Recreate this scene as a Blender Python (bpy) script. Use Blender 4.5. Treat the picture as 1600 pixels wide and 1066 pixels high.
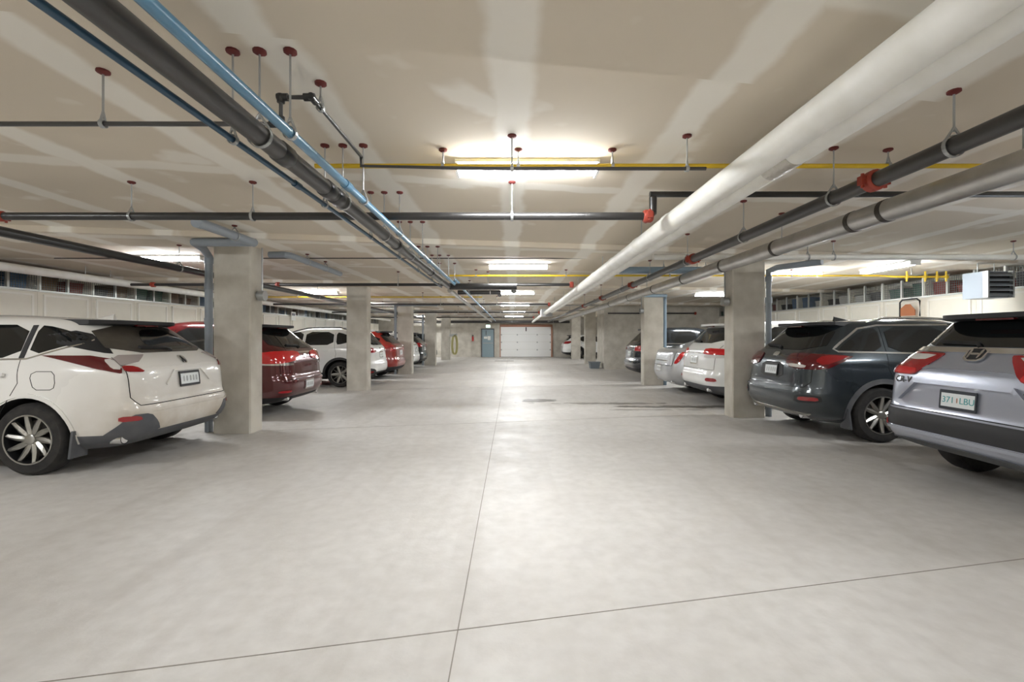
import bpy, bmesh, math, random
import numpy as np
from mathutils import Vector, Matrix
random.seed(7)
for o in list(bpy.data.objects): bpy.data.objects.remove(o)
scene = bpy.context.scene
col = scene.collection
# Plan units: eye height 1.5; U converts plan units to metres (cars are written in metres).
U = 0.943
# ------------------------------------------------------------------ camera, world, exposure
cam_d = bpy.data.cameras.new('camera'); cam = bpy.data.objects.new('camera', cam_d); col.objects.link(cam)
cam.location = (0, 0, 1.5*U); cam.rotation_euler = (math.pi/2, 0, 0)
cam_d.sensor_width = 36; cam_d.lens = 36*711/1600; cam_d.shift_y = -6/1600
cam_d.clip_start = 0.05; cam_d.clip_end = 200
scene.camera = cam
w = bpy.data.worlds.new('world'); scene.world = w; w.use_nodes = True
w.node_tree.nodes['Background'].inputs[0].default_value = (0.8, 0.85, 0.9, 1)
w.node_tree.nodes['Background'].inputs[1].default_value = 0.3
scene.view_settings.view_transform = 'Standard'; scene.view_settings.look = 'None'
scene.view_settings.gamma = 1; scene.view_settings.use_curve_mapping = False
scene.view_settings.exposure = 1.42
LAMP = 46.0            # strength of every tube-lamp lens

# ------------------------------------------------------------------ materials
def srgb(c):
    return tuple(((v/255)/12.92 if v/255 <= .04045 else ((v/255+.055)/1.055)**2.4) for v in c)
M = {}
def mat(name, rgb, rough=.5, metal=0, coat=0, spec=.5, emit=0, noise=None, bump=0, nscale=6):
    m = bpy.data.materials.new(name); m.use_nodes = True
    nt = m.node_tree; b = nt.nodes['Principled BSDF']
    c = srgb(rgb)
    b.inputs['Base Color'].default_value = (*c, 1); b.inputs['Roughness'].default_value = rough
    b.inputs['Metallic'].default_value = metal; b.inputs['Coat Weight'].default_value = coat
    b.inputs['Coat Roughness'].default_value = .05; b.inputs['Specular IOR Level'].default_value = spec
    if emit:
        b.inputs['Emission Color'].default_value = (*c, 1); b.inputs['Emission Strength'].default_value = emit
    if noise or bump:
        tc = nt.nodes.new('ShaderNodeTexCoord'); n = nt.nodes.new('ShaderNodeTexNoise')
        n.inputs['Scale'].default_value = nscale; n.inputs['Detail'].default_value = 8
        nt.links.new(tc.outputs['Object'], n.inputs['Vector'])
        if noise:
            mx = nt.nodes.new('ShaderNodeMix'); mx.data_type = 'RGBA'
            mx.inputs[6].default_value = (*c, 1); mx.inputs[7].default_value = (*srgb(noise), 1)
            r = nt.nodes.new('ShaderNodeMapRange'); r.inputs[1].default_value = .35; r.inputs[2].default_value = .68
            nt.links.new(n.outputs['Fac'], r.inputs[0]); nt.links.new(r.outputs[0], mx.inputs[0])
            nt.links.new(mx.outputs[2], b.inputs['Base Color'])
        if bump:
            bp = nt.nodes.new('ShaderNodeBump'); bp.inputs['Strength'].default_value = bump; bp.inputs['Distance'].default_value = .02
            nt.links.new(n.outputs['Fac'], bp.inputs['Height']); nt.links.new(bp.outputs[0], b.inputs['Normal'])
    M[name] = m
    return m
mat('concrete', (204,199,188), .85, noise=(182,176,164), bump=.25, nscale=3)
mat('wall_paint', (236,232,220), .8, noise=(214,208,192))
mat('locker_panel', (236,231,218), .6, noise=(228,223,210), nscale=2)
mat('locker_trim', (242,239,230), .5)
mat('wire', (120,122,120), .4, .7)
mat('post', (196,198,194), .4, .5)
mat('black_pipe', (40,39,39), .32, spec=.6)
mat('dark_pipe', (58,56,55), .35, spec=.6)
mat('blue_pipe', (84,128,156), .3)
mat('shaded_blue_pipe', (38,72,96), .35)  # blue pipe colour darkened: shade is painted into this copy
mat('white_pipe', (236,235,230), .55, noise=(226,224,216), nscale=5)
mat('steel_pipe', (196,195,192), .33, .85, noise=(176,175,172), nscale=4)
mat('strap', (72,68,64), .5, .5)
mat('galv', (170,172,172), .4, .7)
mat('pvc_grey', (140,148,156), .4)
mat('pvc_blue', (140,160,176), .4)
mat('yellow', (206,172,32), .4)
mat('red_oxide', (100,34,30), .6)
mat('red_coupling', (158,62,46), .5)
mat('foil', (196,192,184), .3, .8, bump=.6, nscale=30)
mat('rubber', (30,29,29), .8, noise=(48,45,43), nscale=12)
mat('tread', (24,24,24), .9)
mat('blackplastic', (34,34,36), .55)
mat('greyplastic', (78,80,84), .6, noise=(92,92,94))
mat('arch_black', (12,12,12), .9)
mat('chrome', (225,225,225), .12, 1)
mat('alloy', (176,174,168), .28, .85)
mat('alloy_dark', (40,40,42), .4, .6)
mat('rearglass', (22,24,25), .05, spec=.7)
mat('dustglass', (82,77,70), .25, noise=(70,66,60))
mat('redlens', (150,12,20), .12, coat=1)
mat('darkred', (92,10,18), .12, coat=1)
mat('brightred', (205,30,34), .12, coat=1)
mat('clearlens', (210,206,202), .15, coat=1)
mat('smokelens', (170,160,158), .15, coat=1)
mat('plate', (222,226,226), .4)
mat('plate_ink', (80,160,160), .5)
mat('plate_dark', (40,44,52), .4)
mat('door_blue', (140,160,168), .45)
mat('white', (240,240,238), .5)
mat('garage_door', (240,240,238), .5)
mat('rust_frame', (176,128,106), .7)
mat('paper', (245,245,240), .6)
mat('exit_green', (206,240,226), .4, emit=1.0)
mat('red', (190,30,28), .35)
mat('drain', (60,58,54), .7)
mat('joint', (136,130,122), .9)
mat('bin_blue', (112,120,126), .5)
mat('hose', (170,164,110), .6)
mat('housing', (235,235,232), .5)
mat('brown', (168,104,66), .6)
for n_, c_ in dict(box_green=(28,84,66), box_blue=(70,104,140), box_brown=(120,92,66), box_dark=(44,42,44), box_red=(128,52,46), box_white=(205,205,200)).items(): mat(n_, c_, .55)
def emission(name, rgb, s):
    m = bpy.data.materials.new(name); m.use_nodes = True; nt = m.node_tree
    nt.nodes.remove(nt.nodes['Principled BSDF']); e = nt.nodes.new('ShaderNodeEmission')
    e.inputs[0].default_value = (*rgb, 1); e.inputs[1].default_value = s
    nt.links.new(e.outputs[0], nt.nodes['Material Output'].inputs[0]); M[name] = m
emission('lamp', (.96, .985, 1.0), LAMP)

def paint(name, rgb, rough=.3, metal=0, dust=0, dustc=(168,152,128)):
    m = mat(name, rgb, rough, metal, coat=1)
    if dust:
        nt = m.node_tree; b = nt.nodes['Principled BSDF']; N = nt.nodes.new; L = nt.links.new
        tc = N('ShaderNodeTexCoord'); sp = N('ShaderNodeSeparateXYZ'); L(tc.outputs['Object'], sp.inputs[0])
        fz = N('ShaderNodeMapRange'); fz.inputs[1].default_value = 1.15; fz.inputs[2].default_value = .45; L(sp.outputs[2], fz.inputs[0])
        fx = N('ShaderNodeMapRange'); fx.inputs[1].default_value = .9; fx.inputs[2].default_value = .15; L(sp.outputs[0], fx.inputs[0])
        n = N('ShaderNodeTexNoise'); n.inputs['Scale'].default_value = 3; n.inputs['Detail'].default_value = 6; L(tc.outputs['Object'], n.inputs[0])
        a = N('ShaderNodeMath'); a.operation = 'MULTIPLY'; L(fz.outputs[0], a.inputs[0]); L(fx.outputs[0], a.inputs[1])
        k = N('ShaderNodeMath'); k.operation = 'MULTIPLY'; L(a.outputs[0], k.inputs[0])
        nr = N('ShaderNodeMapRange'); nr.inputs[1].default_value = .3; nr.inputs[2].default_value = .7; nr.inputs[3].default_value = .45*dust; nr.inputs[4].default_value = dust; L(n.outputs['Fac'], nr.inputs[0])
        L(nr.outputs[0], k.inputs[1])
        mx = N('ShaderNodeMix'); mx.data_type = 'RGBA'; mx.inputs[6].default_value = (*srgb(rgb), 1); mx.inputs[7].default_value = (*srgb(dustc), 1)
        L(k.outputs[0], mx.inputs[0]); L(mx.outputs[2], b.inputs['Base Color'])
        rr = N('ShaderNodeMapRange'); rr.inputs[3].default_value = rough; rr.inputs[4].default_value = .6; L(k.outputs[0], rr.inputs[0]); L(rr.outputs[0], b.inputs['Roughness'])
        cw = N('ShaderNodeMapRange'); cw.inputs[3].default_value = 1; cw.inputs[4].default_value = .1; L(k.outputs[0], cw.inputs[0]); L(cw.outputs[0], b.inputs['Coat Weight'])
    return m

def ceiling_mat(name, skew):
    m = mat(name, (186,174,155), .9); nt = m.node_tree; b = nt.nodes['Principled BSDF']; N = nt.nodes.new; L = nt.links.new
    geo = N('ShaderNodeNewGeometry'); sp = N('ShaderNodeSeparateXYZ'); L(geo.outputs['Position'], sp.inputs[0])
    n = N('ShaderNodeTexNoise'); n.inputs['Scale'].default_value = 2.2; n.inputs['Detail'].default_value = 6; L(geo.outputs['Position'], n.inputs[0])
    def math_(op, a, c=None):
        x = N('ShaderNodeMath'); x.operation = op
        for i, v in enumerate((a, c)):
            if v is None: continue
            if isinstance(v, (int, float)): x.inputs[i].default_value = v
            else: L(v, x.inputs[i])
        return x.outputs[0]
    nz = math_('MULTIPLY', math_('SUBTRACT', n.outputs['Fac'], .5), .16)
    def band(coord, period, half, phase=0):
        t = math_('ADD', math_('ADD', coord, nz), phase)
        t = math_('PINGPONG', t, period/2)     # 0 at every multiple of the period
        r = N('ShaderNodeMapRange'); r.interpolation_type = 'SMOOTHSTEP'
        r.inputs[1].default_value = half; r.inputs[2].default_value = half*.55; L(t, r.inputs[0]); return r.outputs[0]
    bx_ = band(sp.outputs[0], 1.22*U, .15)
    dsk = math_('SUBTRACT', sp.outputs[1], math_('MULTIPLY', sp.outputs[0], skew))
    by_ = band(dsk, 5.69*U/2, .12, -1.55)
    pn = N('ShaderNodeTexNoise'); pn.inputs['Scale'].default_value = 1.6; pn.inputs['Detail'].default_value = 3; L(geo.outputs['Position'], pn.inputs[0])
    pr = N('ShaderNodeMapRange'); pr.inputs[1].default_value = .62; pr.inputs[2].default_value = .70; L(pn.outputs['Fac'], pr.inputs[0])
    f = math_('MAXIMUM', math_('MAXIMUM', bx_, math_('MULTIPLY', by_, .8)), math_('MULTIPLY', pr.outputs[0], .8))
    mx = N('ShaderNodeMix'); mx.data_type = 'RGBA'
    mx.inputs[6].default_value = (*srgb((212,201,184)), 1); mx.inputs[7].default_value = (*srgb((234,229,219)), 1)
    L(f, mx.inputs[0]); L(mx.outputs[2], b.inputs['Base Color'])
    return m
ceiling_mat('drywall', .16)

def floor_mat():
    m = mat('floor_concrete', (190,184,174), .6); nt = m.node_tree; b = nt.nodes['Principled BSDF']; N = nt.nodes.new; L = nt.links.new
    geo = N('ShaderNodeNewGeometry')
    def noise(scale, det=8, dist=0, vec=None):
        n = N('ShaderNodeTexNoise'); n.inputs['Scale'].default_value = scale; n.inputs['Detail'].default_value = det; n.inputs['Distortion'].default_value = dist
        L(vec or geo.outputs['Position'], n.inputs[0]); return n.outputs['Fac']
    def rng(v, a, c, lo=0, hi=1):
        r = N('ShaderNodeMapRange'); r.inputs[1].default_value = a; r.inputs[2].default_value = c; r.inputs[3].default_value = lo; r.inputs[4].default_value = hi
        L(v, r.inputs[0]); return r.outputs[0]
    def mix(f, a, c):
        x = N('ShaderNodeMix'); x.data_type = 'RGBA'; L(f, x.inputs[0])
        for i, v in ((6, a), (7, c)):
            if isinstance(v, tuple): x.inputs[i].default_value = (*srgb(v), 1)
            else: L(v, x.inputs[i])
        return x.outputs[2]
    c = mix(rng(noise(.7, 6), .3, .7), (206,203,199), (190,186,181))
    c = mix(rng(noise(9, 10), .35, .75, 0, .5), c, (174,169,163))
    # long faint trails along the driving lane
    mp = N('ShaderNodeMapping'); mp.inputs['Scale'].default_value = (2.2, .12, 1); L(geo.outputs['Position'], mp.inputs[0])
    c = mix(rng(noise(1.3, 5, 0, mp.outputs[0]), .55, .8, 0, .55), c, (166,160,153))
    # damp stains round the middle of the lane, darker patches in the parking rows
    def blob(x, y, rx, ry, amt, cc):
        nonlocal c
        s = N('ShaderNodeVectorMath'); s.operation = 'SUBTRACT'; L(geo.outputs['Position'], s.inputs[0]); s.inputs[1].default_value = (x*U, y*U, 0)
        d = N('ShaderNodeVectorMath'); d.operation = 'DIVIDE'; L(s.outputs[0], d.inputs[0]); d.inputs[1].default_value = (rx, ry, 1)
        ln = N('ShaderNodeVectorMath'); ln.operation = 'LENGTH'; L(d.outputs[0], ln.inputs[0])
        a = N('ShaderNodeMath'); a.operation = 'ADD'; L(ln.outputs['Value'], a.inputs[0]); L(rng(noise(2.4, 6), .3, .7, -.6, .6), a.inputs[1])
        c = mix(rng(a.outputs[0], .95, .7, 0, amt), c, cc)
    blob(.55, 10.7, .45, .35, .85, (84,78,70))
    blob(2.3, 10.3, 1.5, .16, .7, (92,86,78))
    blob(3.6, 9.8, 1.2, .2, .8, (84,78,70))
    blob(2.9, 9.4, 1.0, .08, .6, (92,86,78))
    blob(.8, 31.5, 1.8, 1.6, .5, (112,106,98))
    blob(-6.2, 6.2, 1.6, 1.2, .45, (128,120,110))  # darker floor patch under the near left SUV
    blob(6.2, 6.0, 1.6, 1.4, .35, (128,120,110))  # darker floor patch around the near right SUVs
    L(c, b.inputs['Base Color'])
    bp = N('ShaderNodeBump'); bp.inputs['Strength'].default_value = .12; bp.inputs['Distance'].default_value = .01
    L(noise(40, 6), bp.inputs['Height']); L(bp.outputs[0], b.inputs['Normal'])
    L(rng(noise(3), .3, .7, .42, .66), b.inputs['Roughness'])
floor_mat()

# ------------------------------------------------------------------ mesh helpers
def mesh_obj(name, verts, faces, m, parent=None, smooth=False, mats=None, fm=None):
    me = bpy.data.meshes.new(name); me.from_pydata([tuple(map(float, v)) for v in verts], [], [tuple(map(int, f)) for f in faces])
    for mm in (mats or [m]): me.materials.append(M[mm] if isinstance(mm, str) else mm)
    if fm is not None: me.polygons.foreach_set('material_index', fm)
    if smooth:
        me.polygons.foreach_set('use_smooth', [True]*len(me.polygons)); me.set_sharp_from_angle(angle=math.radians(40))
    o = bpy.data.objects.new(name, me); col.objects.link(o)
    if parent: o.parent = parent
    return o
def tag(o, label=None, cat=None, group=None, kind=None):
    if label: o['label'] = label
    if cat: o['category'] = cat
    if group: o['group'] = group
    if kind: o['kind'] = kind
    return o
def thing(name, loc, label, cat, group=None, rz=0):
    o = bpy.data.objects.new(name, None); col.objects.link(o); o.location = Vector(loc)*U; o.rotation_euler = (0, 0, rz)
    o.empty_display_size = .1
    return tag(o, label, cat, group)
class G:
    """collects shapes in plan units; build() turns them into metres, relative to the parent"""
    def __init__(s): s.v = []; s.f = []
    def add(s, v, f): b = len(s.v); s.v += [tuple(p) for p in v]; s.f += [tuple(i+b for i in q) for q in f]
    def box(s, x0, x1, y0, y1, z0, z1):
        s.add([(x0,y0,z0),(x1,y0,z0),(x1,y1,z0),(x0,y1,z0),(x0,y0,z1),(x1,y0,z1),(x1,y1,z1),(x0,y1,z1)],
              [(0,3,2,1),(4,5,6,7),(0,1,5,4),(1,2,6,5),(2,3,7,6),(3,0,4,7)]); return s
    def prism(s, pts, z0, z1):
        n = len(pts); s.add([(x,y,z0) for x,y in pts]+[(x,y,z1) for x,y in pts],
            [tuple(range(n))[::-1], tuple(range(n,2*n))]+[(i,(i+1)%n,n+(i+1)%n,n+i) for i in range(n)]); return s
    def tube(s, pts, r, n=14, caps=True):
        P = [Vector(p) for p in pts]; rings = []
        for i, p in enumerate(P):
            a = (P[i]-P[i-1]).normalized() if i else None; c = (P[i+1]-P[i]).normalized() if i < len(P)-1 else None
            t = ((a or c)+(c or a)).normalized()
            k = 1.0
            if a and c: k = 1/max(.5, math.sqrt((1+a.dot(c))/2))
            up = Vector((0,0,1)) if abs(t.z) < .9 else Vector((0,1,0))
            e1 = t.cross(up).normalized(); e2 = e1.cross(t).normalized()
            rings.append([p+(e1*math.cos(q)+e2*math.sin(q))*(r[i] if isinstance(r,(list,tuple)) else r) for q in [2*math.pi*j/n for j in range(n)]])
        b = len(s.v); s.v += [tuple(v) for rg in rings for v in rg]
        for i in range(len(P)-1):
            for j in range(n): s.f.append((b+i*n+j, b+i*n+(j+1)%n, b+(i+1)*n+(j+1)%n, b+(i+1)*n+j))
        if caps: s.f.append(tuple(b+j for j in range(n))[::-1]); s.f.append(tuple(b+(len(P)-1)*n+j for j in range(n)))
        return s
    def build(s, name, m, parent=None, smooth=True, scale=U):
        o0 = parent.location if parent else Vector((0,0,0))
        return mesh_obj(name, [Vector(v)*scale-o0 for v in s.v], s.f, m, parent, smooth)

# ------------------------------------------------------------------ setting
def struct(o): o['kind'] = 'structure'; return o
XL, XR, YB, YE = -10.9, 10.9, -9.0, 34.4
struct(G().box(XL-.2, XR+.2, YB-.2, YE+.6, -.2, 0).build('floor', 'floor_concrete', smooth=False))
fl = bpy.data.objects['floor']
def joint(p, q, name='slab_joint'):
    a, b = Vector((*p, 0)), Vector((*q, 0)); t = (b-a).normalized(); n = Vector((-t.y, t.x, 0))*.003
    g = G(); g.add([a-n, b-n, b+n, a+n, a-n+Vector((0,0,.0015)), b-n+Vector((0,0,.0015)), b+n+Vector((0,0,.0015)), a+n+Vector((0,0,.0015))],
          [(0,3,2,1),(4,5,6,7),(0,1,5,4),(1,2,6,5),(2,3,7,6),(3,0,4,7)])
    return g.build(name, 'joint', fl, False)
joint((-.277, .3), (-.277, 33))
for k in range(5):
    y0 = 2.33+5.69*k
    joint((-4.0, y0-.2*3.72), (4.2, y0+.2*4.48))
ceil = struct(G().box(XL-.2, XR+.2, YB-.2, YE+.6, 3.0, 3.2).build('ceiling', 'drywall', smooth=False))
SK = .16
def beam_c(k, X): return 7.23+5.69*k+SK*(X+4.35)
def ceil_z(X, D):
    for k in range(-2, 5):
        if -.8 <= D-beam_c(k, X) <= .1: return 2.92
    return 3.0
for k in range(-2, 5):
    p = [(XL, beam_c(k, XL)-.8), (XR, beam_c(k, XR)-.8), (XR, beam_c(k, XR)+.1), (XL, beam_c(k, XL)+.1)]
    struct(G().prism(p, 2.92, 3.0).build('ceiling_beam', 'drywall', None, False))
struct(G().box(XL-.2, XL, YB, YE+.4, 0, 3).build('wall_left', 'wall_paint', smooth=False))
struct(G().box(XR, XR+.2, YB, YE+.4, 0, 3).build('wall_right', 'wall_paint', smooth=False))
struct(G().box(XL, XR, YB-.2, YB, 0, 3).build('wall_back', 'wall_paint', smooth=False))
struct(G().box(XL, XR, YE, YE+.25, 0, 3).build('wall_end', 'concrete', smooth=False))
struct(G().box(4.35, XR, 21.5, 23.25, 0, 3).build('wall_stair_block', 'concrete', smooth=False))
struct(G().box(-1.33, -.92, YE-.12, YE, 0, 3).build('trim_1', 'concrete', smooth=False))

def bevel_box(x0, x1, y0, y1, z0, z1, b=.02):
    g = G(); g.prism([(x0+b,y0),(x1-b,y0),(x1,y0+b),(x1,y1-b),(x1-b,y1),(x0+b,y1),(x0,y1-b),(x0,y0+b)], z0, z1); return g
lab_l = ['nearest concrete column on the left, between the white and the dark red SUV', 'second concrete column on the left, in front of the white wagon',
         'third concrete column on the left, with a grey drain pipe beside it', 'fourth concrete column on the left, counting from the camera', 'farthest concrete column on the left, beside the yellow hose']
for k in range(5):
    y = 7.06+5.69*k
    tag(bevel_box(-4.64, -4.06, y, y+.35, 0, 2.92).build('concrete_column', 'concrete', smooth=False), lab_l[k], 'column', 'columns along the left of the lane')
lab_r = {0: 'nearest concrete column on the right, behind the dark grey SUV', 1: 'second concrete column on the right, beside the silver sedan',
         3: 'third concrete column on the right, just past the stair block', 4: 'farthest concrete column on the right, in front of the last white car'}
for k in (0, 1, 3, 4):
    y = 8.46+5.69*k
    tag(bevel_box(4.10, 4.71, y, y+.34, 0, 2.92).build('concrete_column', 'concrete', smooth=False), lab_r[k], 'column', 'columns along the right of the lane')
for x in (-4.4, 4.4):   # the row carries on behind the viewer
    for y in ((1.37, -4.3) if x < 0 else (2.77, -2.9)):
        if y < 0: tag(bevel_box(x-.29, x+.29, y, y+.35, 0, 2.92).build('concrete_column', 'concrete', smooth=False), 'concrete column behind the viewpoint', 'column', 'columns behind the viewpoint')

# end wall: overhead door, exit door
gd = struct(G().box(-.85, 2.94, YE-.04, YE, 0, .02).build('door_1', 'drain', smooth=False))
for i in range(4):
    s = G().box(-.85, 2.94, YE-.09, YE-.03, .02+i*.565, .02+i*.565+.555).build('door_section', 'garage_door', gd, False)
    for x in (-.8, .4, 1.9, 2.88): G().box(x-.04, x+.04, YE-.11, YE-.09, .5+i*.565, .6+i*.565).build('hinge', 'galv', gd, False) if i < 3 else None
g = G(); g.box(-.97, -.85, YE-.1, YE, 0, 2.45); g.box(2.94, 3.06, YE-.1, YE, 0, 2.45); g.box(-.97, 3.06, YE-.1, YE, 2.28, 2.45); g.build('door_frame', 'rust_frame', gd, False)
G().box(1.02, 1.1, YE-.14, YE-.09, 1.95, 2.25).build('lift_bracket', 'strap', gd, False)
ed = struct(G().box(-2.25, -1.38, YE-.06, YE, 0, 2.08).build('door_2', 'door_blue', smooth=False))
g = G(); g.box(-2.33, -2.25, YE-.08, YE, 0, 2.15); g.box(-1.38, -1.30, YE-.08, YE, 0, 2.15); g.box(-2.33, -1.30, YE-.08, YE, 2.08, 2.15); g.build('door_frame', 'greyplastic', ed, False)
G().box(-2.2, -1.43, YE-.12, YE-.06, 1.02, 1.08).build('push_bar', 'galv', ed, False)
G().box(-1.98, -1.93, YE-.08, YE-.06, 1.65, 2.0).build('door_window', 'greyplastic', ed, False)
G().box(-2.12, -1.86, YE-.075, YE-.06, 1.38, 1.55).build('notice', 'paper', ed, False)
G().box(-1.84, -1.62, YE-.075, YE-.06, 1.28, 1.58).build('notice', 'paper', ed, False)
e = tag(G().box(-1.98, -1.62, YE-.16, YE, 2.2, 2.44).build('exit_sign', 'housing', smooth=False), 'small lit exit sign above the blue-grey door', 'sign')
G().box(-1.95, -1.65, YE-.17, YE-.16, 2.22, 2.42).build('sign_face', 'exit_green', e, False)
fe = thing('fire_extinguisher', (-2.95, YE-.12, 1.25), 'small red fire extinguisher hanging on the end wall', 'extinguisher')
G().tube([(-2.95, YE-.12, 1.2), (-2.95, YE-.12, 1.5), (-2.95, YE-.12, 1.56)], [.07, .07, .025]).build('cylinder', 'red', fe)
G().box(-3.0, -2.9, YE-.15, YE-.09, 1.56, 1.64).build('handle', 'blackplastic', fe, False)
hb = thing('hose_rack', (-3.75, 29.7, 0), 'yellowish hose hanging in loops beside the farthest left column', 'hose')
for j in range(3):
    G().tube([(-3.78+.05*j+.16*math.cos(t), 29.65-.05*j, 1.0+.62*math.sin(t)) for t in [2*math.pi*q/20 for q in range(21)]], .03, 8).build('hose_loop', 'hose', hb)
G().box(-4.06, -3.6, 29.6, 29.9, 1.55, 1.72).build('bracket', 'galv', hb, False)
bn = thing('storage_tote', (3.96, 21.9, 0), 'grey-blue plastic tote on the floor by the stair block', 'tote')
g = G(); g.add([(3.76,21.7,.0),(4.16,21.7,0),(4.16,22.1,0),(3.76,22.1,0),(3.72,21.66,.28),(4.2,21.66,.28),(4.2,22.14,.28),(3.72,22.14,.28)], [(0,3,2,1),(4,5,6,7),(0,1,5,4),(1,2,6,5),(2,3,7,6),(3,0,4,7)]); g.build('tub', 'bin_blue', bn, False)
G().box(3.69, 4.23, 21.63, 22.17, .28, .32).build('lid', 'bin_blue', bn, False)
td = tag(G().box(-1.1, .1, 28.65, 28.95, 0, .006).build('trench_drain', 'drain', smooth=False), 'dark trench drain grate in the floor before the overhead door', 'drain')
for j in range(12): G().box(-1.08+.1*j, -1.02+.1*j, 28.68, 28.92, .006, .012).build('grate_bar', 'strap', td, False)

# ------------------------------------------------------------------ tube lamps
def lamp(X, D, label, along='x', z=2.93, group='ceiling strip lights'):
    z = ceil_z(X, D)-.07
    t = thing('strip_light', (X, D, z), label, 'light', group)
    L_, W_ = .61, .085
    def bx(a, b, c, d, z0, z1): return G().box(X+a, X+b, D+c, D+d, z0, z1) if along == 'x' else G().box(X+c, X+d, D+a, D+b, z0, z1)
    zc = ceil_z(X, D)
    bx(-L_, L_, -.112, .112, z+.042, zc).build('housing', 'housing', t, False)
    prof = [(-.09, .04), (-.075, .0), (-.04, -.02), (.04, -.02), (.075, .0), (.09, .04)]
    g = G(); v = []
    for e in (-L_+.02, L_-.02): v += [((X+e, D+c, z+h) if along == 'x' else (X+c, D+e, z+h)) for c, h in prof]
    n = len(prof); g.add(v, [tuple(range(n))[::-1], tuple(range(n, 2*n))]+[(i, (i+1)%n, n+(i+1)%n, n+i) for i in range(n)])
    g.build('lens', 'lamp', t, False)
    for e in (-L_, L_-.02): bx(e, e+.02, -.095, .095, z-.025, z+.045).build('end_cap', 'housing', t, False)
nm = ['nearest', 'second', 'third', 'fourth', 'fifth', 'sixth']
for i, D in enumerate((3.93, 9.4, 15.0, 19.3, 24.8, 30.4)):
    lamp(.13, D, nm[i]+' strip light over the driving lane, counting from the camera')
# the rows carry on past the frame at the spacing seen in it
for x, D in ((.13, -1.55), (.13, -7.0)): lamp(x, D, 'strip light over the lane behind the viewpoint')
for i, D in enumerate((8.4, 14.9, 20.4, 26.5)): lamp(-6.3, D, nm[i]+' strip light above the left parking row')
for i, D in enumerate((1.9, -4.6)): lamp(-6.3, D, 'strip light above the left row outside the view')
for i, D in enumerate((10.5, 14.75)): lamp(6.5, D, nm[i]+' strip light above the right parking row')
lamp(7.4, 8.95, 'lengthwise strip light over the dark grey SUV on the right', along='y')
for i, D in enumerate((4.0, -2.5)): lamp(6.5, D, 'strip light above the right row outside the view')
lamp(6.5, 27.5, 'added strip light beyond the stair block on the right')  # unseen lamp, added to brighten the far right bay
lamp(-6.3, 32.4, 'farthest strip light above the left parking row')

# ------------------------------------------------------------------ pipes
ROD = G().tube([(0,0,0),(0,0,1)], .006, 6)
def shared(g, name, m):
    me = bpy.data.meshes.new(name); me.from_pydata([Vector(v)*U for v in g.v], [], g.f); me.materials.append(M[m])
    me.polygons.foreach_set('use_smooth', [True]*len(me.polygons)); me.set_sharp_from_angle(angle=.7); return me
me_rod = shared(ROD, 'hanger_rod', 'galv')
me_fl = shared(G().tube([(0,0,0),(0,0,-.012),(0,0,-.022)], [.034,.034,.015], 10), 'ceiling_flange', 'red_oxide')
ring_cache = {}
def ring_mesh(r, axis):
    k = (round(r, 4), axis)
    if k not in ring_cache:
        g = G(); R = r+.006; pts = []
        for j in range(21):
            a = 2*math.pi*j/20; pts.append((R*math.cos(a), R*math.sin(a)))
        w = .012
        for j in range(20):
            (a0, b0), (a1, b1) = pts[j], pts[j+1]; q = (R+.004)/R
            vs = []
            for (a, b) in ((a0, b0), (a1, b1)):
                for s_ in (1, q):
                    for e in (-w, w): vs.append((a*s_, e, b*s_) if axis == 'y' else (e, a*s_, b*s_))
            g.add(vs, [(0,1,5,4),(2,6,7,3),(0,4,6,2),(1,3,7,5)])
        # yoke above the ring
        for s_ in (-1, 1):
            p0 = (s_*R*.8, 0, R*.62) if axis == 'y' else (0, s_*R*.8, R*.62)
            g.tube([p0, (0, 0, R+.05)], .007, 6)
        ring_cache[k] = shared(g, 'hanger_ring', 'galv')
    return ring_cache[k]
def child(me, parent, loc, scale=None, name=None):
    o = bpy.data.objects.new(name or me.name, me); col.objects.link(o); o.parent = parent
    o.location = Vector(loc)*U-parent.location
    if scale: o.scale = scale
    return o
def hang(p, X, D, z, r, axis, ring=True, flange=True):
    zc = ceil_z(X, D); z0 = z+r+(.03 if ring else -.005)
    child(me_rod, p, (X, D, z0), (1, 1, (zc-z0)))
    if flange: child(me_fl, p, (X, D, zc))
    if ring: child(ring_mesh(r, axis), p, (X, D, z))
def pipe(name, pts, r, m, label, hangers=(), cat='pipe', couplings=(), cm='red_coupling', group=None, n=18, flange=True, ring=True):
    t = G().tube(pts, r, n).build(name, m); tag(t, label, cat, group)
    for h in hangers:
        a = min(range(len(pts)-1), key=lambda i: 0 if min(pts[i][h[0]], pts[i+1][h[0]]) <= h[1] <= max(pts[i][h[0]], pts[i+1][h[0]]) else 1)
        p, q = Vector(pts[a]), Vector(pts[a+1]); f = (h[1]-p[h[0]])/((q-p)[h[0]] or 1); c = p+(q-p)*f
        hang(t, c.x, c.y, c.z, r, 'y' if h[0] == 1 else 'x', ring, flange)
    for c in couplings:
        ax, v, L_, k = c
        a = min(range(len(pts)-1), key=lambda i: 0 if min(pts[i][ax], pts[i+1][ax]) <= v <= max(pts[i][ax], pts[i+1][ax]) else 1)
        p, q = Vector(pts[a]), Vector(pts[a+1]); d = (q-p).normalized(); f = (v-p[ax])/((q-p)[ax] or 1); c0 = p+(q-p)*f
        G().tube([c0-d*L_/2, c0-d*L_*.3, c0+d*L_*.3, c0+d*L_/2], [r*k*.93, r*k, r*k, r*k*.93], n).build('coupling', cm, t)
    return t
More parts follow.
